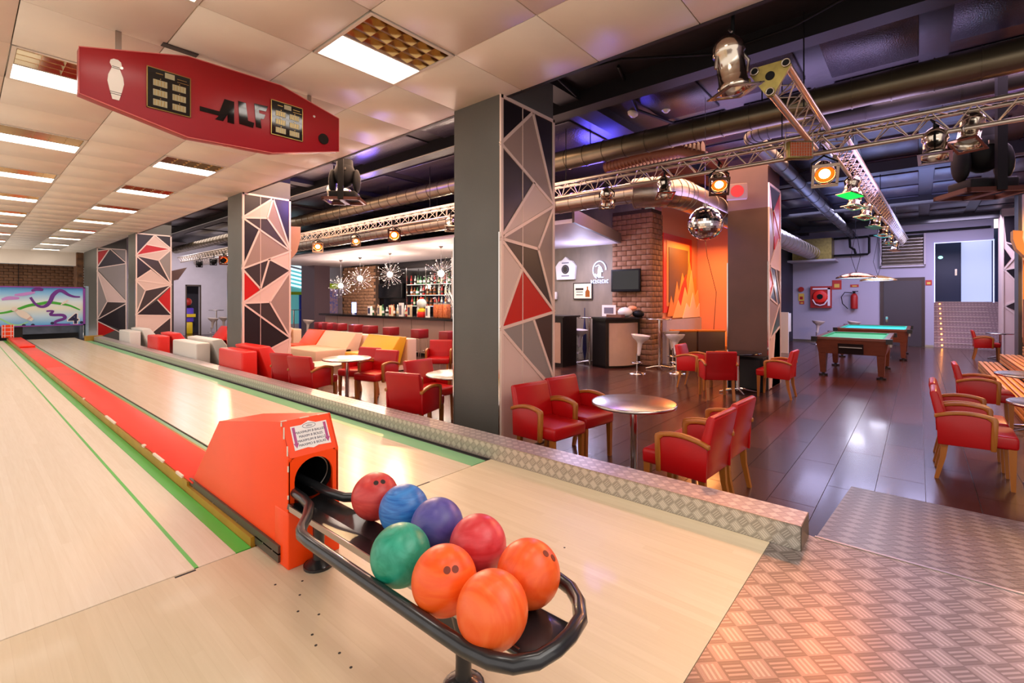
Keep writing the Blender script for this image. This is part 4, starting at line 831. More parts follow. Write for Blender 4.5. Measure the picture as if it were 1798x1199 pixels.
for p in pts: m.tube([(4.11, p[0]+.028*math.cos(2*PI*i/16), p[1]+.028*math.sin(2*PI*i/16)) for i in range(16)], .005, 6, closed=True)
m.obj('tube_rim', 'truss_metal', tB)
tC, _, _ = truss('truss carrying many small lamps away over the pool tables', (6.45, .72, 3.10), (18.3, .36, 3.10), r=.024)
hr = thing('truss_hanger', 'thin steel wires holding the lighting truss', 'hanger wires', (0, 0, 0))
m = MB()
for y in (-2, 1.2, 4.2, 7.5, 11, 15): m.cyl((6.2, y, 3.2), (6.2, y, 4.1), .006, n=6)
for x in (5.2, 8.5, 12.5, 16.5): m.cyl((x, .8-.03*(x-6), 3.2), (x, .8-.03*(x-6), 4.1), .006, n=6)
m.obj('hanger_wire', 'black_plastic', hr)
# ---------------------------------------------------------------- lamps
def par(lab, loc, aim, s=1, lit=None, power=0, col=(1, .55, .2), gel=None, m_='par_chrome', hang=.22, big=False, ang=55, rod=False):
    t = thing('par_lamp', lab, 'stage lamp', loc, group='stage lamps')
    d = (Vector(aim)-Vector(loc)).normalized(); R = d.to_track_quat('Z', 'X').to_matrix().to_4x4(); S = R @ Matrix.Scale(s, 4)
    L_ = .19 if big else .13; r = .085
    MB().lathe([(.001, -L_-.05), (r*.45, -L_-.045), (r*.9, -L_), (r*.98, -L_+.05), (r*.86, -L_+.06), (r*.86, .02), (r, .03), (r, .06), (r*.93, .06), (r*.85, -.02)], 22, M=S).obj('housing', m_, t)
    MB().lathe([(r*.52, .02), (r*.85, .0)], 22, M=S).obj('lens', 'lens_ring' if lit == 'lamp_orange' else (lit or 'glass_clear'), t)
    MB().lathe([(.001, .022), (r*.52, .02)], 22, M=S).obj('lens_centre', lit or 'glass_clear', t)
    m = MB(); m.box(-r*1.25, -r*.9, -r*1.2, r*1.2, .062, .07, M=S).box(r*.9, r*1.25, -r*1.2, r*1.2, .062, .07, M=S).box(-r, r, r*.95, r*1.2, .062, .07, M=S).box(-r, r, -r*1.2, -r*.95, .062, .07, M=S).obj('gel_frame', m_, t)
    if rod: MB().cyl((0, 0, hang), (0, 0, SZ-loc[2]), .014, n=8).obj('rod', 'black_plastic', t)
    if gel: MB().box(-r*1.1, r*1.1, -r*1.1, r*1.1, .072, .075, M=S).obj('gel', gel, t)
    side_ = (R @ Vector((0, 1, 0)) if abs((R @ Vector((1, 0, 0))).z) > .5 else R @ Vector((1, 0, 0))); side_.z = 0; side_.normalize()
    p = [side_*r*1.1*s-d*.05*s, side_*r*1.15*s+Vector((0, 0, hang*.55)), Vector((0, 0, hang*.8))-d*.05*s, -side_*r*1.15*s+Vector((0, 0, hang*.55)), -side_*r*1.1*s-d*.05*s]
    m = MB().tube(p, .009*s, 6).cyl(Vector((0, 0, hang*.8))-d*.05*s, (0, 0, hang+.05), .012*s, n=8); m.tube([(.0, -.03, hang+.02), (.03, 0, hang+.06), (0, .03, hang+.10), (-.03, 0, hang+.06)], .008, 6)
    m.obj('yoke', 'black_plastic' if not big else 'steel', t)
    if power:
        l = spot(Vector(loc)+d*.09*s, aim, power, col, ang, .6, .05)
    return t
E_ = 'lamp_orange'
par('large chrome stage lamp under the black slab beside the tiled ceiling', (3.93, 1.10, 3.10), (4.35, .75, 0), 1.42, big=True, hang=.3, rod=True)
par('glowing orange lamp right of centre, under the truss end', (6.3, .80, 2.80), (2.4, -.1, .3), 1.25, E_, 85, (1, .30, .10), hang=.22)
par('glowing orange lamp above the mirror ball', (6.17, 1.89, 2.83), (3.0, .6, 0), 1.15, E_, 110, (1, .34, .12), hang=.22)
par('chrome lamp throwing white light left of the mirror ball', (6.17, 3.46, 2.84), (8.5, 4.4, .2), 1.1, 'lamp_bulb', 120, (1, .9, .8), hang=.2)
par('unlit chrome lamp between the white one and the mirror ball', (6.17, 2.59, 2.85), (5.6, 2.2, 0), 1.15, hang=.2)
par('warm lit lamp just left of the large grey pillar', (6.17, 6.85, 2.82), (5.4, 6.0, 0), 1.1, None, 0, hang=.2)
par('amber lamp over the bar lounge, nearest the grey pillar of the lit ones', (6.17, 8.67, 2.81), (3.6, 4.2, 0), 1.3, E_, 260, (1, .62, .30), hang=.2)
par('smaller amber lamp over the bar lounge, middle of the three', (6.17, 10.2, 2.80), (4.6, 6.4, 0), 1.1, E_, 90, (1, .62, .25), hang=.2)
par('reddish amber lamp over the bar lounge, beside the second pillar', (6.17, 12.04, 2.80), (3.4, 6.5, 0), 1.3, E_, 200, (1, .50, .30), hang=.2)
par('orange lamp left of the second faceted pillar', (6.17, 18.8, 2.82), (3.4, 12.5, 0), 1.5, E_, 120, (1, .5, .25), hang=.2)
for i, (y, nm) in enumerate(((21.5, 'black stage lamp at the far truss, first from the third pillar'), (19.9, 'black stage lamp at the far truss, second from the third pillar'), (18.9, 'black stage lamp hanging lower beside the orange one'))):
    par(nm, (6.17, y, 2.80), (7.5, 26.4, 2.3), 1.1, 'lamp_bulb' if i == 0 else None, 420 if i == 0 else 0, (1, .92, .98), m_='black_plastic', hang=.2)
par('wide chrome lamp with a square gel frame at the right end of the truss', (6.17, -.12, 2.84), (5.6, -.1, 0), 1.25, hang=.2)
par('long chrome lamp slanting down at the right end of the truss', (6.25, -.36, 2.92), (5.7, -.1, 1.4), 1.15, big=True, hang=.15)
tc_lamps = [(7.6, .55, 'flood lamp with a green glowing gel on the receding truss', 'gel_green', 'lamp_orange'), (8.6, .60, 'chrome lamp with a pale round front, second on the receding truss', None, 'lamp_bulb'), (9.8, .55, 'chrome lamp in the middle of the receding truss, lit warm', None, 'lamp_orange'),
            (11.2, .5, 'chrome lamp with a teal gel on the receding truss', 'gel_teal', 'lamp_bulb'), (12.8, .45, 'bright small lamp beyond the teal one on the receding truss', None, 'lamp_bulb'), (14.6, .42, 'small warm lamp near the far end of the receding truss', None, 'lamp_orange'), (16.8, .38, 'last tiny lamp at the far end of the receding truss', 'gel_orange', None)]
for x, y, nm, g, l in tc_lamps: par(nm, (x, y+.12, 2.82), (x-.5, y+.5, 0), 1.1, l, 30 if l else 0, (1, .6, .35) if l == 'lamp_orange' else (.75, .75, 1), gel=g, hang=.2)
def flood(lab, loc, rz, s=1, m_='gel_orange'):
    t = thing('flood_lamp', lab, 'flood light', loc, rz)
    MB().rbox(-.11*s, .11*s, -.03, .06, -.075*s, .075*s, .01).obj('housing', 'truss_plate', t); MB().box(-.095*s, .095*s, -.036, -.031, -.06*s, .06*s).obj('filter', m_, t)
    m = MB()
    for k in range(9): m.cyl(((-.09+k*.0225)*s, -.042, -.065*s), ((-.09+k*.0225)*s, -.042, .065*s), .0016, n=5)
    for k in range(6): m.cyl((-.095*s, -.042, (-.06+k*.024)*s), (.095*s, -.042, (-.06+k*.024)*s), .0016, n=5)
    m.obj('wire_guard', 'truss_metal', t)
    MB().tube([(-.12*s, 0, 0), (-.12*s, 0, .18), (.12*s, 0, .18), (.12*s, 0, 0)], .006, 6).obj('yoke', 'truss_metal', t); return t
flood('small flood light with an orange mesh filter at the truss crossing', (5.55, .92, 2.90), math.radians(-50), 1.15)
t = thing('disc_speaker', 'grey square box with a red disc, right of the mirror ball wire', 'speaker', (9.2, 2.50, 3.36), math.radians(-70))
MB().rbox(-.17, .17, 0, .14, -.14, .14, .015).obj('cabinet', mat('box_grey', '#6e5648', .5), t); MB().cyl((0, -.006, 0), (0, 0, 0), .11, n=24).obj('disc', 'hose_red', t); MB().box(-.02, .02, .05, .5, .0, .03).obj('bracket', 'black_plastic', t)
# moving heads
def moving_head(lab, loc, rz, s=1, shelf=True):
    t = thing('moving_head_lamp', lab, 'stage lamp', loc, rz, 'moving head lamps')
    MB().rbox(-.17*s, .17*s, -.14*s, .14*s, 0, .09*s, .02).obj('base', 'black_plastic', t)
    for q in (-1, 1): MB().sphere((q*.155*s, 0, .24*s), .12*s, 16, sc=(.42, .8, 1.35)).obj('yoke_arm', 'black_plastic', t)
    MB().sphere((0, 0, .33*s), .145*s, 20, sc=(.95, 1, 1.2)).lathe([(.11*s, .40*s), (.10*s, .52*s), (.001, .53*s)], 20).obj('head', 'black_plastic', t)
    MB().box(-.05*s, .05*s, -.148*s, -.135*s, .36*s, .39*s).obj('badge', 'steel', t)
    m = MB().box(-.24*s, .24*s, -.2*s, -.17*s, -.05, 0).box(-.24*s, .24*s, .17*s, .2*s, -.05, 0).box(-.24*s, -.21*s, -.2*s, .2*s, -.05, 0).box(.21*s, .24*s, -.2*s, .2*s, -.05, 0).box(-.03*s, .03*s, -.2*s, .2*s, -.05, -.02); m.obj('shelf_frame', 'truss_plate' if not shelf else mat('shelf_rust', '#5a3328', .4, .4), t)
    MB().box(-.035*s, .035*s, -.21*s, -.18*s, -.04, 4.1-loc[2]).obj('hanger_arm', 'black_plastic', t); return t
moving_head('black moving head lamp hanging at the upper right edge of the room', (7.6, -.55, 2.62), math.radians(-60), 1.35)
moving_head('black moving head lamp left of the large grey pillar', (4.5, 7.8, 3.18), math.radians(-45), 1.35)
par('chrome lamp pointing left behind the left moving head', (4.9, 8.9, 3.5), (3.2, 9.6, 3.3), 1.5, big=True, hang=.3, rod=True)
# detectors, mirror ball
for x, y, lb in ((6.37, 3.15, 'larger pale ceiling detector left of the pair'), (6.53, 2.72, 'smaller round ceiling detector beside the duct')):
    t = thing('smoke_detector', lb, 'smoke detector', (x-1.2, y-.56, SZ), group='ceiling detectors')
    t.location = (x, y, SZ); MB().lathe([(.001, -.06), (.03, -.06), (.05, -.035), (.06, -.03), (.065, 0)], 16, M=Matrix.Diagonal((1.7 if 'larger' in lb else 1.1, 1, 1, 1))).obj('housing', 'white_plastic', t)
t = thing('smoke_detector', 'ceiling detector left of the large grey pillar', 'smoke detector', (8.0, 9.3, SZ), group='ceiling detectors'); MB().lathe([(.001, -.06), (.05, -.05), (.07, 0)], 16).obj('housing', 'white_plastic', t)
mb_ = thing('mirror_ball', 'mirror ball hanging on a thin wire before the orange wall', 'mirror ball', (6.45, 2.15, 2.40))
m = MB(); R_ = .222; nb = 22
for i in range(nb):
    a0, a1 = PI*i/nb, PI*(i+1)/nb; k = max(3, int(2*nb*math.sin((a0+a1)/2)))
    for j in range(k):
        b0, b1 = 2*PI*(j+.03)/k, 2*PI*(j+.97)/k; A0_, A1_ = a0+.006, a1-.006
        q = [(math.sin(a)*math.cos(b), math.sin(a)*math.sin(b), math.cos(a)) for a, b in ((A0_, b0), (A1_, b0), (A1_, b1), (A0_, b1))]
        m.add([(v[0]*R_, v[1]*R_, v[2]*R_) for v in q], [(0, 1, 2, 3)])
o = m.obj('mirror_tile', 'mirror', mb_); o['kind'] = 'stuff'
MB().sphere((0, 0, 0), R_*.985, 32).obj('ball_core', 'steel', mb_); MB().cyl((0, 0, .21), (0, 0, .26), .03).cyl((0, 0, .26), (0, 0, 1.7), .003, n=5).obj('wire', 'steel', mb_)
# ---------------------------------------------------------------- bar
ba = thing('bar_counter', 'long bar counter with a black top and a beige front', 'bar counter', (0, 0, 0))
fx_ = lambda y: 8.9+.05*(y-9)
MB().prism([(fx_(8.4), 8.4), (fx_(17.6), 17.6), (fx_(17.6)+.08, 17.6), (fx_(8.4)+.08, 8.4)], FZ+.08, .80, 'z').obj('front_panel', 'bar_front', ba)
MB().prism([(fx_(8.4)-.22, 8.35), (fx_(17.6)-.22, 17.7), (fx_(17.6)+.4, 17.7), (fx_(8.4)+.4, 8.35)], .80, .875, 'z').obj('worktop', 'bar_top', ba)
MB().prism([(fx_(8.4)+.05, 8.4), (fx_(17.6)+.05, 17.6), (fx_(17.6)+.08, 17.6), (fx_(8.4)+.08, 8.4)], FZ, FZ+.08, 'z').obj('plinth', 'black_plastic', ba)
m = MB()
for y in (10.2, 11.8, 13.4, 15, 16.6): m.box(fx_(y)-.003, fx_(y)+.001, y, y+.012, FZ+.08, .8)
m.obj('panel_joint', 'black_plastic', ba)
bs = thing('back_bar_shelving', 'dark back bar shelving full of bottles', 'shelving', (0, 0, 0))
m = MB()
for z in (1.15, 1.55, 1.95): m.box(11.12, 11.38, 11.4, 14.8, z, z+.025)
m.obj('shelf', 'glass_clear', bs); m = MB()
for y in (11.4, 12.5, 13.65, 14.8): m.box(11.1, 11.13, y, y+.03, .6, 2.6)
m.obj('upright', 'chrome', bs); MB().box(10.9, 11.39, 9.5, 18.8, FZ, .75).obj('cabinet', 'kiosk_black', bs)
# bottles
prof = {'tall': [(.001, 0), (.036, .002), (.038, .02), (.038, .17), (.030, .20), (.014, .23), (.013, .29), (.016, .295), (.016, .31), (.001, .31)], 'squat': [(.001, 0), (.048, .002), (.05, .02), (.048, .12), (.04, .16), (.015, .19), (.014, .24), (.018, .245), (.018, .26), (.001, .26)], 'slim': [(.001, 0), (.03, .002), (.03, .19), (.012, .25), (.012, .32), (.001, .32)]}
bprot = []
for pn in prof:
    for gm in ('glass_green', 'glass_amber', 'glass_clear', 'glass_red'): bprot.append((MB().lathe(prof[pn], 10).mesh('bottle', gm), MB().lathe([(prof[pn][2][0]+.001, .06), (prof[pn][2][0]+.001, .13)], 10).mesh('label', random.choice(('tag_cream', 'tag_dark', 'paper_white'))), gm.split('_')[1], pn))
shelfn = {1.175: 'lowest', 1.575: 'middle', 1.975: 'top', .875: 'bar counter'}
ORD = ordn
def bottle(x, y, z, shelf, i, tot=17):
    me, lb, cn, pn = random.choice(bprot); r = random.uniform(.95, 1.1)
    t = thing('bottle', '', 'bottle', (x, y, z), random.random()*6, mesh=me); t.scale = (r*1.25, r*1.25, r*1.1)
    ks_ = {'clear': 'clear glass', 'green': 'green', 'amber': 'amber', 'red': 'red'}[cn]; pos = ('%s from the right' % ORD[i]) if i < 11 else ('%s from the left' % ORD[tot-1-i])
    t['label'] = '%s %s spirit bottle, %s %s' % (pn, ks_, pos, ('on the %s glass shelf' % shelf) if shelf != 'bar counter' else 'in the row on the bar counter')
    t['group'] = ('bottles on the %s glass shelf' % shelf) if shelf != 'bar counter' else 'bottles on the bar counter'
    inst(lb, 'bottle_label', t)
for z in (1.175, 1.575, 1.975):
    for i in range(17): bottle(11.23+random.uniform(-.03, .03), 11.55+i*.195+random.uniform(-.02, .02), z, shelfn[z], i)
for i in range(22):
    y = 10.2+i*.21; bottle(fx_(y)+.22+random.uniform(-.06, .1), y, .876, 'bar counter', i, 22)
def simple(name, lab, cat, mb_l, grp=None):
    t = thing(name, lab, cat, (0, 0, 0), group=grp)
    for nm, m, mt in mb_l: m.obj(nm, mt, t)
    return t
for y, w, h, c_, c2, lb in ((12.9, .14, .34, 'tag_cream', 'sign_red', 'cream menu box standing on the bar, left one'), (12.3, .16, .42, 'paper_white', 'ink_grey', 'tall white menu holder on the bar'), (11.85, .14, .36, 'tag_cream', 'ink_navy', 'cream menu box on the bar beside the candy jar'), (10.95, .12, .34, 'paper_white', 'ink_grey', 'white carton on the bar right of the candy jar'), (14.2, .16, .30, 'paper_white', 'ink_navy', 'white carton on the bar near the blue lamp'), (13.6, .15, .32, 'tag_cream', 'ink_grey', 'pale carton on the bar, second from the blue lamp')):
    x = fx_(y)-.02; simple('menu_box', lb, 'box', [('box_body', MB().box(x, x+.08, y, y+w, .876, .876+h), c_), ('print', MB().box(x-.002, x, y+.02, y+w-.02, .92, .876+h*.8), c2)], 'cartons on the bar')
y = 11.35; x = fx_(y)
simple('candy_machine', 'round candy jar with a red and yellow stand on the bar', 'candy jar', [('globe', MB().sphere((x+.05, y, 1.28), .15, 18), 'glass_clear'), ('stand', MB().lathe([(.001, 0), (.15, 0), (.13, .14), (.09, .24)], 16, c=(x+.05, y, .876)), 'vinyl_red'), ('collar', MB().lathe([(.1, .14), (.125, .15), (.11, .24), (.06, .26)], 16, c=(x+.05, y, .876)), 'claw_yellow'), ('lid', MB().cyl((x+.05, y, 1.42), (x+.05, y, 1.46), .06, n=14), 'vinyl_red')])
for i in range(3):
    y = 10.1+i*.22; x = fx_(y)
    simple('glass_jar', 'square jar of orange sweets on the bar, %s from the flower vase' % ('third', 'second', 'first')[2-i if 0 else (0, 1, 2)[i]], 'jar', [('jar_body', MB().rbox(x, x+.16, y, y+.18, .876, 1.26, .02), mat('sweets', '#d98a4a', .3, noise=.6, nscale=30, col2='#a33a2a')), ('lid', MB().box(x+.01, x+.15, y+.01, y+.17, 1.26, 1.30), 'steel')], 'jars of sweets')
y = 9.75; x = fx_(y)
simple('vase', 'vase of pale spiky dried stems and pink flowers on the bar', 'vase', [('vase_body', MB().lathe([(.001, 0), (.08, 0), (.11, .1), (.06, .2), (.08, .24)], 16, c=(x+.05, y, .876)), 'vinyl_white'), ('flowers', (lambda m_: ([m_.sphere((x+.05+random.uniform(-.1, .1), y+random.uniform(-.12, .12), 1.12+random.uniform(0, .1)), .035, 8) for _ in range(12)], m_)[1])(MB()), 'ribbon_light'), ('stems', (lambda m_: ([m_.cyl((x+.05, y, 1.1), (x+.05+random.uniform(-.25, .25), y+random.uniform(-.4, .4), 1.5+random.uniform(0, .15)), .004, n=5) for _ in range(50)], m_)[1])(MB()), 'paper_white')])
simple('bar_lamp', 'glowing blue cylinder lamp on the bar', 'lamp', [('tube', MB().cyl((9.28, 15.45, .93), (9.28, 15.45, 1.30), .075, n=18), mat('lamp_blue', '#4d6bff', .4, emit='#6f8cff', es=9)), ('foot', MB().cyl((9.28, 15.45, .876), (9.28, 15.45, .93), .09, n=18), 'chrome')]); point((9.05, 15.45, 1.2), 14, (.3, .4, 1))
simple('beer_tap', 'chrome beer tap arching over the bar', 'beer tap', [('spout', MB().tube([(9.15, 10.75, .876), (9.15, 10.75, 1.35), (9.1, 10.75, 1.45), (9.0, 10.75, 1.42)], .02, 8), 'chrome')])
simple('back_bar_television', 'dark flat television on the wall behind the bar', 'television', [('casing', MB().rbox(11.25, 11.35, 15.3, 16.9, 1.45, 2.05, .02), 'black_plastic'), ('screen', MB().box(11.245, 11.25, 15.36, 16.84, 1.5, 2.0), 'black_gloss')])
struct('pillar_9', MB().box(9.9, 10.6, 9.8, 10.95, FZ, 3.0), mat('pillar_pale', '#8d8480', .5))
struct('pillar_10', MB().box(10.0, 10.7, 19.8, 21.0, FZ, 3.2), mat('pillar_purple', '#5c4a52', .5)); 
struct('wall_brick_bar', MB().box(11.2, 11.38, 17.0, 19.6, FZ, 2.83), 'mortar'); wb = bpy.data.objects['wall_brick_bar']
m3 = MB().rbox(0, .03, 0, .255, 0, .12, .006, n=1).mesh('brick', 'brick')
for r_ in range(15):
    for q in range(9): inst(m3, 'brick', wb, (11.18, 17.02+q*.275+(.13 if r_ % 2 else 0)-(.0), .80+r_*.134))
# starburst lamps
def star(lab, x, y, z, s=1):
    t = thing('starburst_lamp', lab, 'pendant lamp', (x, y, z), group='starburst pendant lamps over the bar')
    MB().sphere((0, 0, 0), .055*s, 16).obj('bulb', mat('star_bulb', '#ffffff', .5, emit='#ffe6cc', es=330), t); m = MB(); m2 = MB(); n_ = 60
    for i in range(n_):
        zz = 1-2*(i+.5)/n_; a = i*2.39996; q = math.sqrt(1-zz*zz); d = Vector((q*math.cos(a), q*math.sin(a), zz)); L_ = (.20+.05*(i % 3))*s
        m.cyl(d*.05*s, d*L_, .004, n=4, cap=False); m2.sphere(d*L_, .011*s, 6)
    m.obj('spoke', 'chrome', t, kind='stuff'); m2.obj('bead', 'chrome', t, kind='stuff')
    m = MB().cyl((0, 0, .05), (0, 0, 2.88-z-.04), .004, n=5).lathe([(.02, 2.88-z-.06), (.07, 2.88-z)], 12); m.obj('cord', 'chrome', t)
star('starburst pendant lamp farthest along the bar', 9.3, 16.4, 1.92, 1.5); star('starburst pendant lamp second from the far end of the bar', 9.15, 14.85, 2.14, 1.6); star('starburst pendant lamp third along, before the bottle shelves', 8.95, 12.8, 2.2, 1.5); star('starburst pendant lamp nearest the pale bar pillar', 8.7, 10.05, 2.12, 1.6)
# red bar stools
rs = thing('bar_stool', '', 'bar stool')
MB().rbox(-.18, .18, -.18, .18, .60, .85, .02).obj('seat', 'stool_red', rs); MB().box(-.15, .15, -.15, .15, .585, .60).obj('seat_plate', 'chrome', rs)
for a in (-1, 1):
    for b2 in (-1, 1): MB().cyl((a*.14, b2*.14, .59), (a*.15, b2*.15, 0), .011, n=8).obj('leg', 'chrome', rs)
MB().tube([(-.15, -.15, .22), (.15, -.15, .22), (.15, .15, .22), (-.15, .15, .22)], .008, 6, closed=True).obj('foot_ring', 'chrome', rs)
sts = [(8.72, 16.78), (8.70, 16.15), (8.66, 15.32), (8.61, 14.22), (8.56, 13.3), (8.5, 12.1), (8.43, 10.64), (8.37, 9.38)]
onm = ['farthest', 'second farthest', 'third farthest', 'fourth from the far end', 'fifth from the far end', 'directly behind the yellow sofa', 'standing free right of the yellow sofa', 'beside the edge of the large grey pillar']
for i, (x, y) in enumerate(sts):
    o = rs if i == 0 else dup(rs); o.location = (x, y, FZ); o['label'] = 'red cube bar stool at the long bar, '+onm[i]; o['group'] = 'red bar stools'
# white bar stools
ws = thing('swivel_stool', '', 'bar stool')
MB().lathe([(.001, .80), (.12, .80), (.17, .83), (.20, .87), (.215, .875), (.21, .86), (.17, .79), (.10, .74), (.055, .68), (.035, .45), (.03, .40), (.001, .40)], 24, M=Matrix.Translation((0, 0, 0)) @ Euler((.10, 0, 0)).to_matrix().to_4x4()).obj('seat_shell', 'stool_white', ws)
MB().cyl((0, 0, .04), (0, 0, .45), .018, n=12).obj('column', 'chrome', ws); MB().lathe([(.001, .05), (.04, .05), (.10, .03), (.2, .014), (.205, 0)], 24).obj('base', 'chrome', ws)
MB().tube([(.13*math.cos(a), .13*math.sin(a), .24) for a in [2*PI*i/16 for i in range(16)]], .009, 6, closed=True).cyl((0, 0, .24), (.13, 0, .24), .008, n=6).obj('foot_ring', 'chrome', ws)
wst = [(10.05, 4.87, .3, 'white swivel stool in front of the reception kiosk'), (10.66, 4.2, 2.2, 'white swivel stool right of the tall table, nearest'), (11.75, 4.72, 2.5, 'white swivel stool behind the nearest one at the tall table'), (10.9, 7.0, 0, 'dim swivel stool behind the kiosk by the concrete wall'),
       (21.2, 2.95, .8, 'white swivel stool standing alone before the pool room wall'), (21.6, 1.9, 0, 'white swivel stool hidden behind the far pool table'), (9.0, 18.5, 1, 'white swivel stool by the pale pillar left of the bar'), (7.25, 23.7, 1, 'silver swivel stool before the lilac end wall'), (8.02, 24.6, 0, 'silver swivel stool half hidden by the second pillar')]
for i, (x, y, rz, lb) in enumerate(wst):
    o = ws if i == 0 else dup(ws); o.location = (x, y, FZ); o.rotation_euler = (0, 0, rz); o['label'] = lb; o['group'] = 'swivel bar stools'
for x, y, lb in ((11.0, 4.75, 'tall round bar table beside the brick pillar'), (10.75, 6.55, 'tall round bar table left of the kiosk'), (7.6, 24.15, 'tall bar table before the lilac end wall'), (10.3, 22.4, 'tall bar table left of the pale pillar')):
    table(x, y, lb, r=.30, h=1.22, grp='tall bar tables', name='bar_table')
# kiosk
ks = thing('reception_kiosk', 'curved reception kiosk with a black frame and copper coloured front', 'reception desk', (10.72, 5.56, FZ), math.radians(-20))
m = MB().box(-.56, .56, 0, .5, 0, .06).box(-.56, -.46, 0, .5, 0, 1.16).box(.46, .56, 0, .5, 0, 1.16).box(-.56, .56, 0, .5, 1.10, 1.22); m.obj('frame', 'kiosk_black', ks)
pts = [(-.46+.92*i/10, -.03-.12*math.sin(PI*i/10)) for i in range(11)]
MB().prism(pts+[(.46, .2), (-.46, .2)], .06, 1.10, 'z').obj('front_panel', 'kiosk_panel', ks)
pts = [(-.6+1.2*i/10, -.06-.16*math.sin(PI*i/10)) for i in range(11)]
MB().prism(pts+[(.6, .5), (-.6, .5)], 1.20, 1.24, 'z').obj('worktop', 'kiosk_black', ks)
k2 = thing('side_counter', 'black side counter with a light front strip beside the faceted pillar', 'counter', (0, 0, 0))
MB().box(9.72, 10.35, 6.68, 8.3, FZ, .95).obj('body', 'kiosk_black', k2); MB().box(9.70, 9.72, 6.74, 8.2, FZ+.1, .82).obj('front_panel', 'kiosk_panel', k2); MB().box(9.66, 10.4, 6.6, 8.4, .95, .99).obj('worktop', 'kiosk_black', k2)
simple('paper_notice', 'small white notice standing on the kiosk', 'notice', [('sheet', MB().box(10.45, 10.47, 5.62, 6.0, .98, 1.26), 'paper_white'), ('print', MB().box(10.445, 10.45, 5.68, 5.94, 1.05, 1.2), 'ink_grey')])
simple('card_box', 'brown leaflet box on the kiosk top', 'box', [('box_body', MB().box(10.4, 10.6, 5.45, 5.85, .96, 1.03), 'pool_wood')])
simple('cloth_bundle', 'white cloth and pink cap heaped on the kiosk', 'cloth', [('cloth', MB().sphere((10.9, 5.6, 1.08), .14, 14, sc=(1.1, 1.4, .9)), 'vinyl_white'), ('cap', MB().sphere((11.0, 5.45, 1.18), .09, 12, sc=(1, 1.4, .7)), 'wall_orange'), ('bag', MB().sphere((11.02, 5.3, 1.04), .12, 12, sc=(1, 1.3, .8)), 'black_plastic')])
# wall items by the kiosk
XW = 11.385
ne = thing('neon_sign', 'glowing blue white neon sign with a horse head emblem in a ring', 'neon sign', (0, 0, 0))
c_ = (6.6, 2.20)
m = MB().tube([(XW-.03, c_[0]+.20*math.cos(a), c_[1]+.24*math.sin(a)) for a in [PI*(-.35)+i*PI*1.35/20 for i in range(21)]], .014, 8)
m.tube([(XW-.03, c_[0]+p[0], c_[1]+p[1]) for p in [(.12, .10), (.02, .14), (-.06, .06), (-.10, -.05), (-.03, -.04), (.03, .02), (.04, -.10), (.12, -.18)]], .012, 8).tube([(XW-.03, c_[0]+p[0], c_[1]+p[1]) for p in [(.14, -.1), (.02, -.2), (-.12, -.2)]], .012, 8)
m.obj('emblem_tube', 'neon', ne)
m = MB()
for i in range(8):
    y = 6.86-.07*i; m.tube([(XW-.03, y, 1.85), (XW-.03, y, 1.93)], .008, 6).tube([(XW-.03, y, 1.93), (XW-.03, y-.04, 1.93 if i % 2 else 1.89)], .008, 6).tube([(XW-.03, y, 1.85 if i % 3 else 1.89), (XW-.03, y-.04, 1.85)], .008, 6)
m.obj('lettering_tube', 'neon', ne); MB().rbox(XW-.02, XW, 6.55, 6.65, 2.0, 2.3, .01).obj('back_plate', 'wall_soffit', ne); point((10.6, 6.7, 2.3), 45, (.62, .62, 1), .1)
pq = thing('arched_plaque', 'white arched wall plaque with a dark round emblem', 'plaque', (0, 0, 0))
MB().prism([(7.38, 1.97), (7.98, 1.97), (8.02, 2.35), (7.9, 2.5), (7.80, 2.52), (7.68, 2.62), (7.56, 2.52), (7.46, 2.5), (7.34, 2.35)], XW-.08, XW, 'x').obj('plaque_body', 'vinyl_white', pq)
MB().cyl((XW-.085, 7.68, 2.26), (XW-.08, 7.68, 2.26), .13, n=20).obj('emblem', 'tag_dark', pq); MB().tube([(XW-.09, 7.68+.09*math.cos(a), 2.26+.09*math.sin(a)) for a in [2*PI*i/16 for i in range(16)]], .006, 5, closed=True).box(XW-.085, XW-.08, 7.55, 7.81, 2.06, 2.09).box(XW-.085, XW-.08, 7.56, 7.80, 2.43, 2.46).obj('print', 'ink_grey', pq)
po = thing('framed_poster', 'cream framed poster with a dark bottle printed on it', 'poster', (0, 0, 0))
MB().box(XW-.03, XW, 6.82, 7.44, 1.40, 1.87).obj('frame', 'tag_dark', po); MB().box(XW-.036, XW-.03, 6.85, 7.41, 1.43, 1.84).obj('print_sheet', 'tag_cream', po)
MB().prism([(6.9, 1.47), (7.04, 1.47), (7.04, 1.62), (6.99, 1.68), (6.99, 1.76), (6.95, 1.76), (6.95, 1.68), (6.9, 1.62)], XW-.04, XW-.036, 'x').obj('bottle_print', 'glass_amber', po); MB().box(XW-.038, XW-.036, 7.1, 7.36, 1.66, 1.72).box(XW-.038, XW-.036, 7.12, 7.34, 1.60, 1.62).box(XW-.038, XW-.036, 7.12, 7.34, 1.52, 1.54).obj('print', 'tag_dark', po)
simple('soap_dispenser', 'small white dispenser on the concrete wall at the pillar edge', 'dispenser', [('housing', MB().rbox(XW-.1, XW, 8.0, 8.14, 1.4, 1.62, .02), 'white_plastic')])
tv = thing('wall_television', 'black flat television mounted on the brick pillar', 'television', (0, 0, 0))
MB().rbox(11.16, 11.22, 5.32, 6.14, 1.60, 2.18, .015).obj('casing', 'black_plastic', tv); MB().box(11.155, 11.16, 5.36, 6.10, 1.66, 2.14).obj('screen', 'black_gloss', tv); MB().box(11.2, 11.34, 5.6, 5.8, 1.8, 2.0).obj('wall_arm', 'black_plastic', tv)
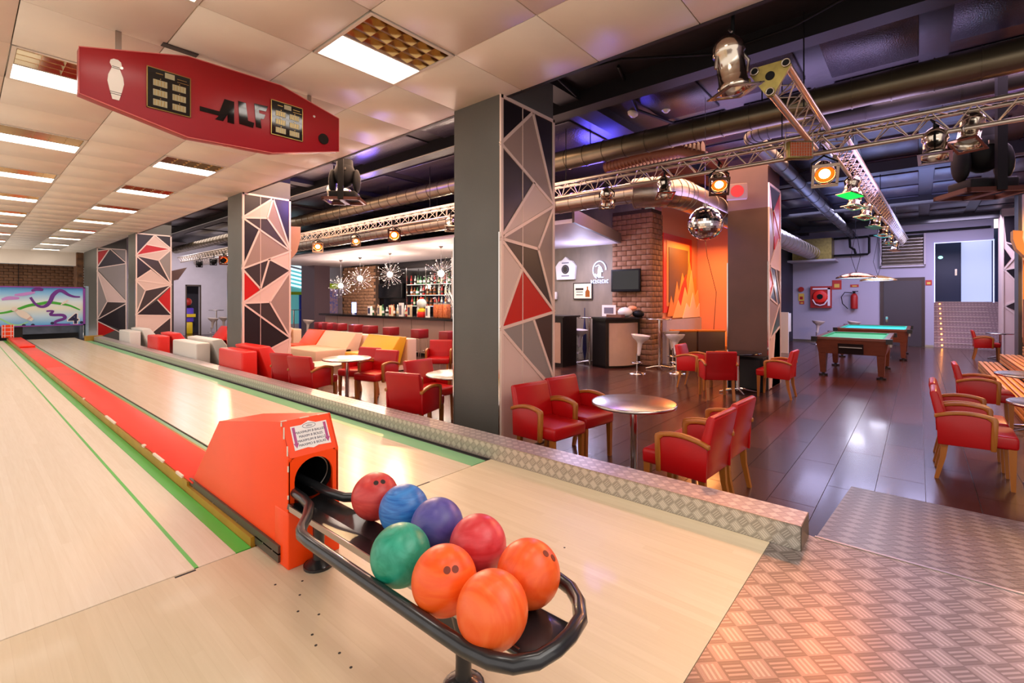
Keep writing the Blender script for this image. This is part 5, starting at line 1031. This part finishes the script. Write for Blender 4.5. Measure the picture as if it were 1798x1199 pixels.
simple('folded_umbrella', 'dark blue folded umbrella leaning on the concrete wall', 'umbrella', [('canopy', MB().lathe([(.01, 0), (.06, .3), (.05, .8), (.01, 1.2)], 8, c=(11.25, 7.0, FZ)), 'ink_navy'), ('handle', MB().cyl((11.25, 7.0, FZ+1.15), (11.25, 7.0, FZ+1.45), .012, n=8), 'ink_navy')])
simple('pillar_speaker', 'black subwoofer cabinet at the foot of the brown pillar', 'speaker', [('cabinet', MB().rbox(9.40, 9.70, 2.12, 2.72, FZ, .34, .01), 'black_plastic'), ('grille', MB().box(9.39, 9.40, 2.17, 2.67, FZ+.05, .29), 'black_rubber')])
simple('hanging_cable', 'thin black cable hanging in front of the orange wall', 'cable', [('cable', MB().tube([(13.4, 4.5, 3.3), (13.5, 4.45, 2.6), (13.8, 4.3, 1.6), (13.75, 4.35, .6), (13.7, 4.3, FZ)], .007, 6), 'black_plastic')])
# ---------------------------------------------------------------- pool tables
def pool(lab, x0, x1, y0, y1, zt=.86, felt='felt'):
    t = thing('pool_table', lab, 'pool table', ((x0+x1)/2, (y0+y1)/2, FZ), group='pool tables'); a, b = (x1-x0)/2, (y1-y0)/2
    def ringb(m, z0, z1, w): m.box(-a, a, -b, -b+w, z0, z1).box(-a, a, b-w, b, z0, z1).box(-a, -a+w, -b+w, b-w, z0, z1).box(a-w, a, -b+w, b-w, z0, z1); return m
    bm_ = MB(); vs = [(-a+.01, -b+.01, zt-.04), (a-.01, -b+.01, zt-.04), (a-.01, b-.01, zt-.04), (-a+.01, b-.01, zt-.04), (-a+.09, -b+.07, zt-.36), (a-.09, -b+.07, zt-.36), (a-.09, b-.07, zt-.36), (-a+.09, b-.07, zt-.36)]
    bm_.add(vs, [(0, 1, 5, 4), (1, 2, 6, 5), (2, 3, 7, 6), (3, 0, 4, 7), (4, 5, 6, 7)]); bm_.obj('cabinet', 'pool_wood', t)
    ringb(MB(), zt-.05, zt, .085).obj('rail', 'pool_wood', t); MB().box(-a+.1, a-.1, -b+.1, b-.1, zt-.07, zt-.045).obj('playing_surface', felt, t)
    m = MB().box(-a+.085, a-.085, -b+.085, -b+.125, zt-.045, zt-.01).box(-a+.085, a-.085, b-.125, b-.085, zt-.045, zt-.01).box(-a+.085, -a+.125, -b+.12, b-.12, zt-.045, zt-.01).box(a-.125, a-.085, -b+.12, b-.12, zt-.045, zt-.01); m.obj('cushion', 'felt_edge', t)
    for sx in (-1, 1):
        for sy in (-1, 1):
            MB().box(sx*a-.055, sx*a+.004 if sx > 0 else sx*a+.055, sy*b-.055, sy*b+.055, zt-.10, zt+.004).obj('corner_cap', 'pool_black', t)
            cx_, cy = sx*(a-.22), sy*(b-.14)
            MB().add([(cx_-.16*1, cy-.07, zt-.36), (cx_+.16, cy-.07, zt-.36), (cx_+.16, cy+.07, zt-.36), (cx_-.16, cy+.07, zt-.36), (cx_-.07, cy-.05+.0*sx, .07), (cx_+.07, cy-.05, .07), (cx_+.07, cy+.05, .07), (cx_-.07, cy+.05, .07)], [(0, 1, 5, 4), (1, 2, 6, 5), (2, 3, 7, 6), (3, 0, 4, 7), (4, 7, 6, 5)]).obj('leg', 'pool_wood', t)
            MB().cyl((cx_, cy, 0), (cx_, cy, .035), .085, n=16).cyl((cx_, cy, .035), (cx_, cy, .075), .03, n=10).obj('foot', 'pool_black', t)
    MB().add([(-a+.035, -.22, zt-.13), (-a+.035, .22, zt-.13), (-a+.075, .22, zt-.33), (-a+.075, -.22, zt-.33), (-a+.006, -.22, zt-.13), (-a+.006, .22, zt-.13), (-a+.066, .22, zt-.35), (-a+.066, -.22, zt-.35)], [(4, 5, 6, 7), (0, 4, 7, 3), (1, 2, 6, 5), (0, 1, 5, 4)]).obj('ball_window', 'pool_black', t)
    MB().box(-a-.004, -a+.03, -.2, .2, zt-.215, zt-.20).obj('window_bar', 'steel', t); MB().box(-.1, .12, -b+.0, -b+.04, zt-.25, zt-.12).obj('coin_slot', 'steel', t); return t
pool('pool table nearest to us with pale green cloth and a black ball window', 12.3, 14.8, .45, 1.75)
pool('farther pool table with turquoise cloth, behind the nearer one', 16.7, 19.3, .18, 1.85, felt=mat('felt_far', '#2cc4c0', .85))
for x, y, z, lb, mt in ((16.0, 1.30, 1.98, 'flat copper pendant lamp over the pool tables, left one', 'copper'), (18.6, .96, 1.98, 'flat orange pendant lamp over the pool tables, right one', 'lampshade')):
    t = thing('pendant_lamp', lb, 'pendant lamp', (x, y, z), group='pendant lamps over the pool tables')
    MB().lathe([(.03, .17), (.10, .16), (.30, .11), (.46, .03), (.47, 0), (.455, 0), (.29, .095), (.03, .15)], 28).obj('shade', mt, t); MB().lathe([(.001, .012), (.43, .012)], 28).obj('diffuser', 'glow_white', t)
    MB().tube([(0, 0, .16), (.05, .12, .6), (0, .02, 1.2), (0, 0, SZ-z)], .006, 5).tube([(0, 0, .16), (-.05, -.1, .6), (0, -.02, 1.2)], .006, 5).obj('cord', 'black_plastic', t); point((x, y, z-.08), 26, (.85, .85, 1), .2)
# pool room wall fittings
simple('fire_hose_cabinet', 'red framed fire hose cabinet on the pool room wall', 'fire hose cabinet', [('cabinet_frame', MB().box(22.12, 22.3, 2.58, 3.28, 1.08, 1.93), 'hose_red'), ('rim', MB().box(22.10, 22.12, 2.62, 2.70, 1.16, 1.86).box(22.10, 22.12, 2.62, 3.2, 1.80, 1.86), 'wall_soffit'), ('hose_reel', MB().lathe([(.05, 0), (.22, .0), (.26, .03), (.22, .05), (.05, .05)], 24, M=Matrix.Translation((22.11, 2.95, 1.52)) @ Euler((0, -PI/2, 0)).to_matrix().to_4x4()), 'vinyl_red'), ('reel_hub', MB().cyl((22.02, 2.95, 1.52), (22.06, 2.95, 1.52), .10, n=18), 'black_plastic'), ('hose', MB().tube([(22.08, 3.2, 1.4), (22.06, 3.1, 1.22), (22.06, 2.95, 1.17), (22.06, 2.8, 1.22), (22.08, 2.7, 1.4)], .025, 8), 'wall_soffit')])
simple('fire_extinguisher', 'red fire extinguisher with a black hose on the wall', 'fire extinguisher', [('cylinder', MB().lathe([(.001, 0), (.11, 0), (.115, .04), (.115, .46), (.09, .54), (.04, .58)], 18, c=(22.15, 1.86, 1.05)), 'hose_red'), ('valve', MB().cyl((22.15, 1.86, 1.63), (22.15, 1.86, 1.70), .04).box(22.1, 22.2, 1.74, 1.92, 1.70, 1.73), 'black_plastic'), ('hose', MB().tube([(22.1, 1.9, 1.66), (22.1, 2.15, 1.68), (22.1, 2.26, 1.5), (22.1, 2.22, 1.25), (22.1, 2.05, 1.05)], .016, 8), 'black_plastic')])
for y, z, w, h, c1, nm, lb in ((3.62, 1.50, .20, .30, 'sign_yellow', 'fire_sign', 'yellow and red sign left of the hose cabinet'), (3.60, 1.28, .16, .12, 'sign_red', 'fire_sign', 'small red sign below the yellow one'), (2.42, 1.98, .30, .36, 'sign_red', 'fire_sign', 'red fire sign above the hose cabinet corner'), (1.86, 1.93, .26, .10, 'sign_red', 'fire_sign', 'flat red sign above the extinguisher'), (-.27, 2.0, .17, .18, 'sign_red', 'fire_sign', 'small dark red sign between the door and the stairs')):
    simple(nm, lb, 'sign', [('sign_plate', MB().box(22.28, 22.3, y-w/2, y+w/2, z-h/2, z+h/2), c1), ('print', MB().box(22.275, 22.28, y-w*.28, y+w*.28, z-h*.3, z+h*.1), 'hose_red' if c1 == 'sign_yellow' else 'sign_yellow')], 'signs on the pool room wall')
simple('alarm_bell', 'round dark alarm bell above the yellow sign', 'alarm', [('bell', MB().cyl((22.22, 3.62, 1.82), (22.3, 3.62, 1.82), .1, n=18), 'hose_red')])
simple('game_cabinet', 'white game cabinet with a pointed star shape beside the brown pillar', 'game cabinet', [('body', MB().box(17.0, 17.9, 3.2, 3.85, .35, .95), 'vinyl_white'), ('left_board', MB().box(16.9, 17.0, 3.1, 3.88, FZ, 1.0), 'vinyl_white'), ('star_point', MB().prism([(3.2, .36), (3.5, .36), (3.42, .25), (3.36, -.02), (3.3, .25)], 16.98, 17.02, 'x'), 'vinyl_white'), ('upright', MB().box(17.2, 17.3, 3.78, 3.85, .95, 2.0), 'vinyl_white'), ('mirror_panel', MB().box(17.21, 17.28, 3.6, 3.78, 1.0, 1.95), 'glow_white')])
# wooden steps, right
for i in range(3):
    t = thing('slatted_step', 'orange lit slatted timber step on the right, %s' % ('lowest', 'middle', 'highest')[i], 'step', (0, 0, 0), group='slatted timber steps')
    y1 = -1.08-.36*i; z = -.08+.2*i
    MB().box(9.4, 15.9-.05*i, -3.4, y1-.02, FZ if i == 0 else z-.2, z-.03).obj('step_core', 'dark_wood', t)
    for q in range(4 if i < 2 else 16): MB().rbox(9.4, 15.92-.05*i, y1-.068-.09*q, y1-.09*q, z-.03, z, .006, n=1).obj('slat', 'timber_step', t)
    for q in range(2): MB().rbox(9.4, 15.92-.05*i, y1-.02, y1, z-.03-.085*(q+1), z-.045-.085*q, .005, n=1).obj('slat', 'timber_step', t)
simple('curved_wall_light', 'curved orange plywood wall light beside the right pillars', 'wall light', [('shade', MB().prism([(-1.78, 2.95), (-1.62, 2.98), (-1.62, 2.78), (-1.68, 2.55), (-1.8, 2.38), (-1.95, 2.28), (-1.98, 2.36), (-1.86, 2.48), (-1.8, 2.62), (-1.77, 2.8)], 15.7, 16.1, 'x', M=Matrix.Translation((0, -.02, 0))), mat('plywood_lit', '#d9903a', .4))])
simple('leaning_board', 'dark wooden board with an orange post against the right pillars', 'board', [('post', MB().box(16.0, 16.05, -1.86, -1.83, .4, 2.3), 'flame_orange'), ('board_panel', MB().box(15.95, 15.99, -1.98, -1.83, .35, 1.4), 'pool_wood')])
# far left: arcade corner
simple('arcade_display', 'colourful arcade figure display seen through the far doorway', 'display', [('body', MB().rbox(7.1, 7.6, 27.3, 27.7, .3, 1.0, .05), 'claw_purple'), ('lower', MB().rbox(7.2, 7.5, 27.1, 27.5, FZ, .3, .04), 'claw_yellow'), ('upper', MB().sphere((7.35, 27.4, 1.3), .2, 12), 'sign_red'), ('band', MB().box(7.05, 7.65, 27.2, 27.3, .55, .7), 'claw_yellow')])
simple('wall_speaker', 'dark angled loudspeaker beside the third pillar', 'speaker', [('cabinet', MB().prism([(4.9, 2.35), (6.0, 2.7), (5.7, 2.2), (5.0, 2.0)], 22.4, 22.8, 'y'), mat('speaker_brown', '#5a3a34', .5))])
struct('pillar_11', MB().box(4.72, 5.35, 21.6, 22.3, FZ, 2.15), 'panel_dark')
simple('curved_column_speaker', 'curved wooden speaker on the side of the second pillar', 'speaker', [('cabinet', MB().prism([(4.70, 3.0), (4.98, 3.02), (4.98, 2.75), (4.90, 2.45), (4.72, 2.22), (4.70, 2.5)], 10.5, 10.8, 'y'), mat('ply', '#b98a6a', .45))])
simple('claw_machine', 'claw machine with a yellow green header left of the bar', 'arcade machine', [('header', MB().box(10.9, 11.4, 20.3, 21.3, 1.9, 2.15), 'claw_green'), ('body', MB().box(10.9, 11.4, 20.3, 21.3, FZ, .7), 'claw_yellow'), ('window', MB().box(10.92, 11.38, 20.32, 21.28, .7, 1.9), mat('toys', '#c9a090', .4, noise=.8, nscale=9, col2='#3a60c0')), ('post', MB().box(10.88, 10.92, 20.28, 20.34, FZ, 2.0).box(10.88, 10.92, 21.26, 21.32, FZ, 2.0), 'claw_purple'), ('plush_prize', MB().sphere((10.86, 20.9, 1.0), .12, 10).sphere((10.86, 20.6, .95), .1, 10), 'vinyl_orange')])
wn = struct('window_1', MB().box(10.2, 11.4, 23.66, 23.72, .2, 2.9), 'sky_teal')
m = MB()
for k in range(6): m.prism([(10.2, 2.2+k*.2), (11.4, 1.95+k*.2), (11.4, 2.05+k*.2), (10.2, 2.3+k*.2)], 23.6, 23.63, 'y')
m.obj('blind_slat', 'sky_stripe', wn, kind='stuff'); MB().box(10.2, 11.4, 23.55, 23.62, 1.65, 1.8).obj('window_header', 'claw_green', wn); MB().box(11.12, 11.3, 23.5, 23.62, FZ, 1.65).obj('window_post', 'claw_blue', wn)

# lettering becomes plain mesh
for o in [o for o in SC.objects if o.type == 'FONT']:
    bpy.context.view_layer.update(); me = bpy.data.meshes.new_from_object(o.evaluated_get(bpy.context.evaluated_depsgraph_get()))
    n_ = bpy.data.objects.new('letter_tmp', me); C.objects.link(n_); n_.parent = o.parent; n_.location = o.location; n_.rotation_euler = o.rotation_euler; n_.scale = o.scale
    nm = o.name; bpy.data.objects.remove(o); n_.name = nm
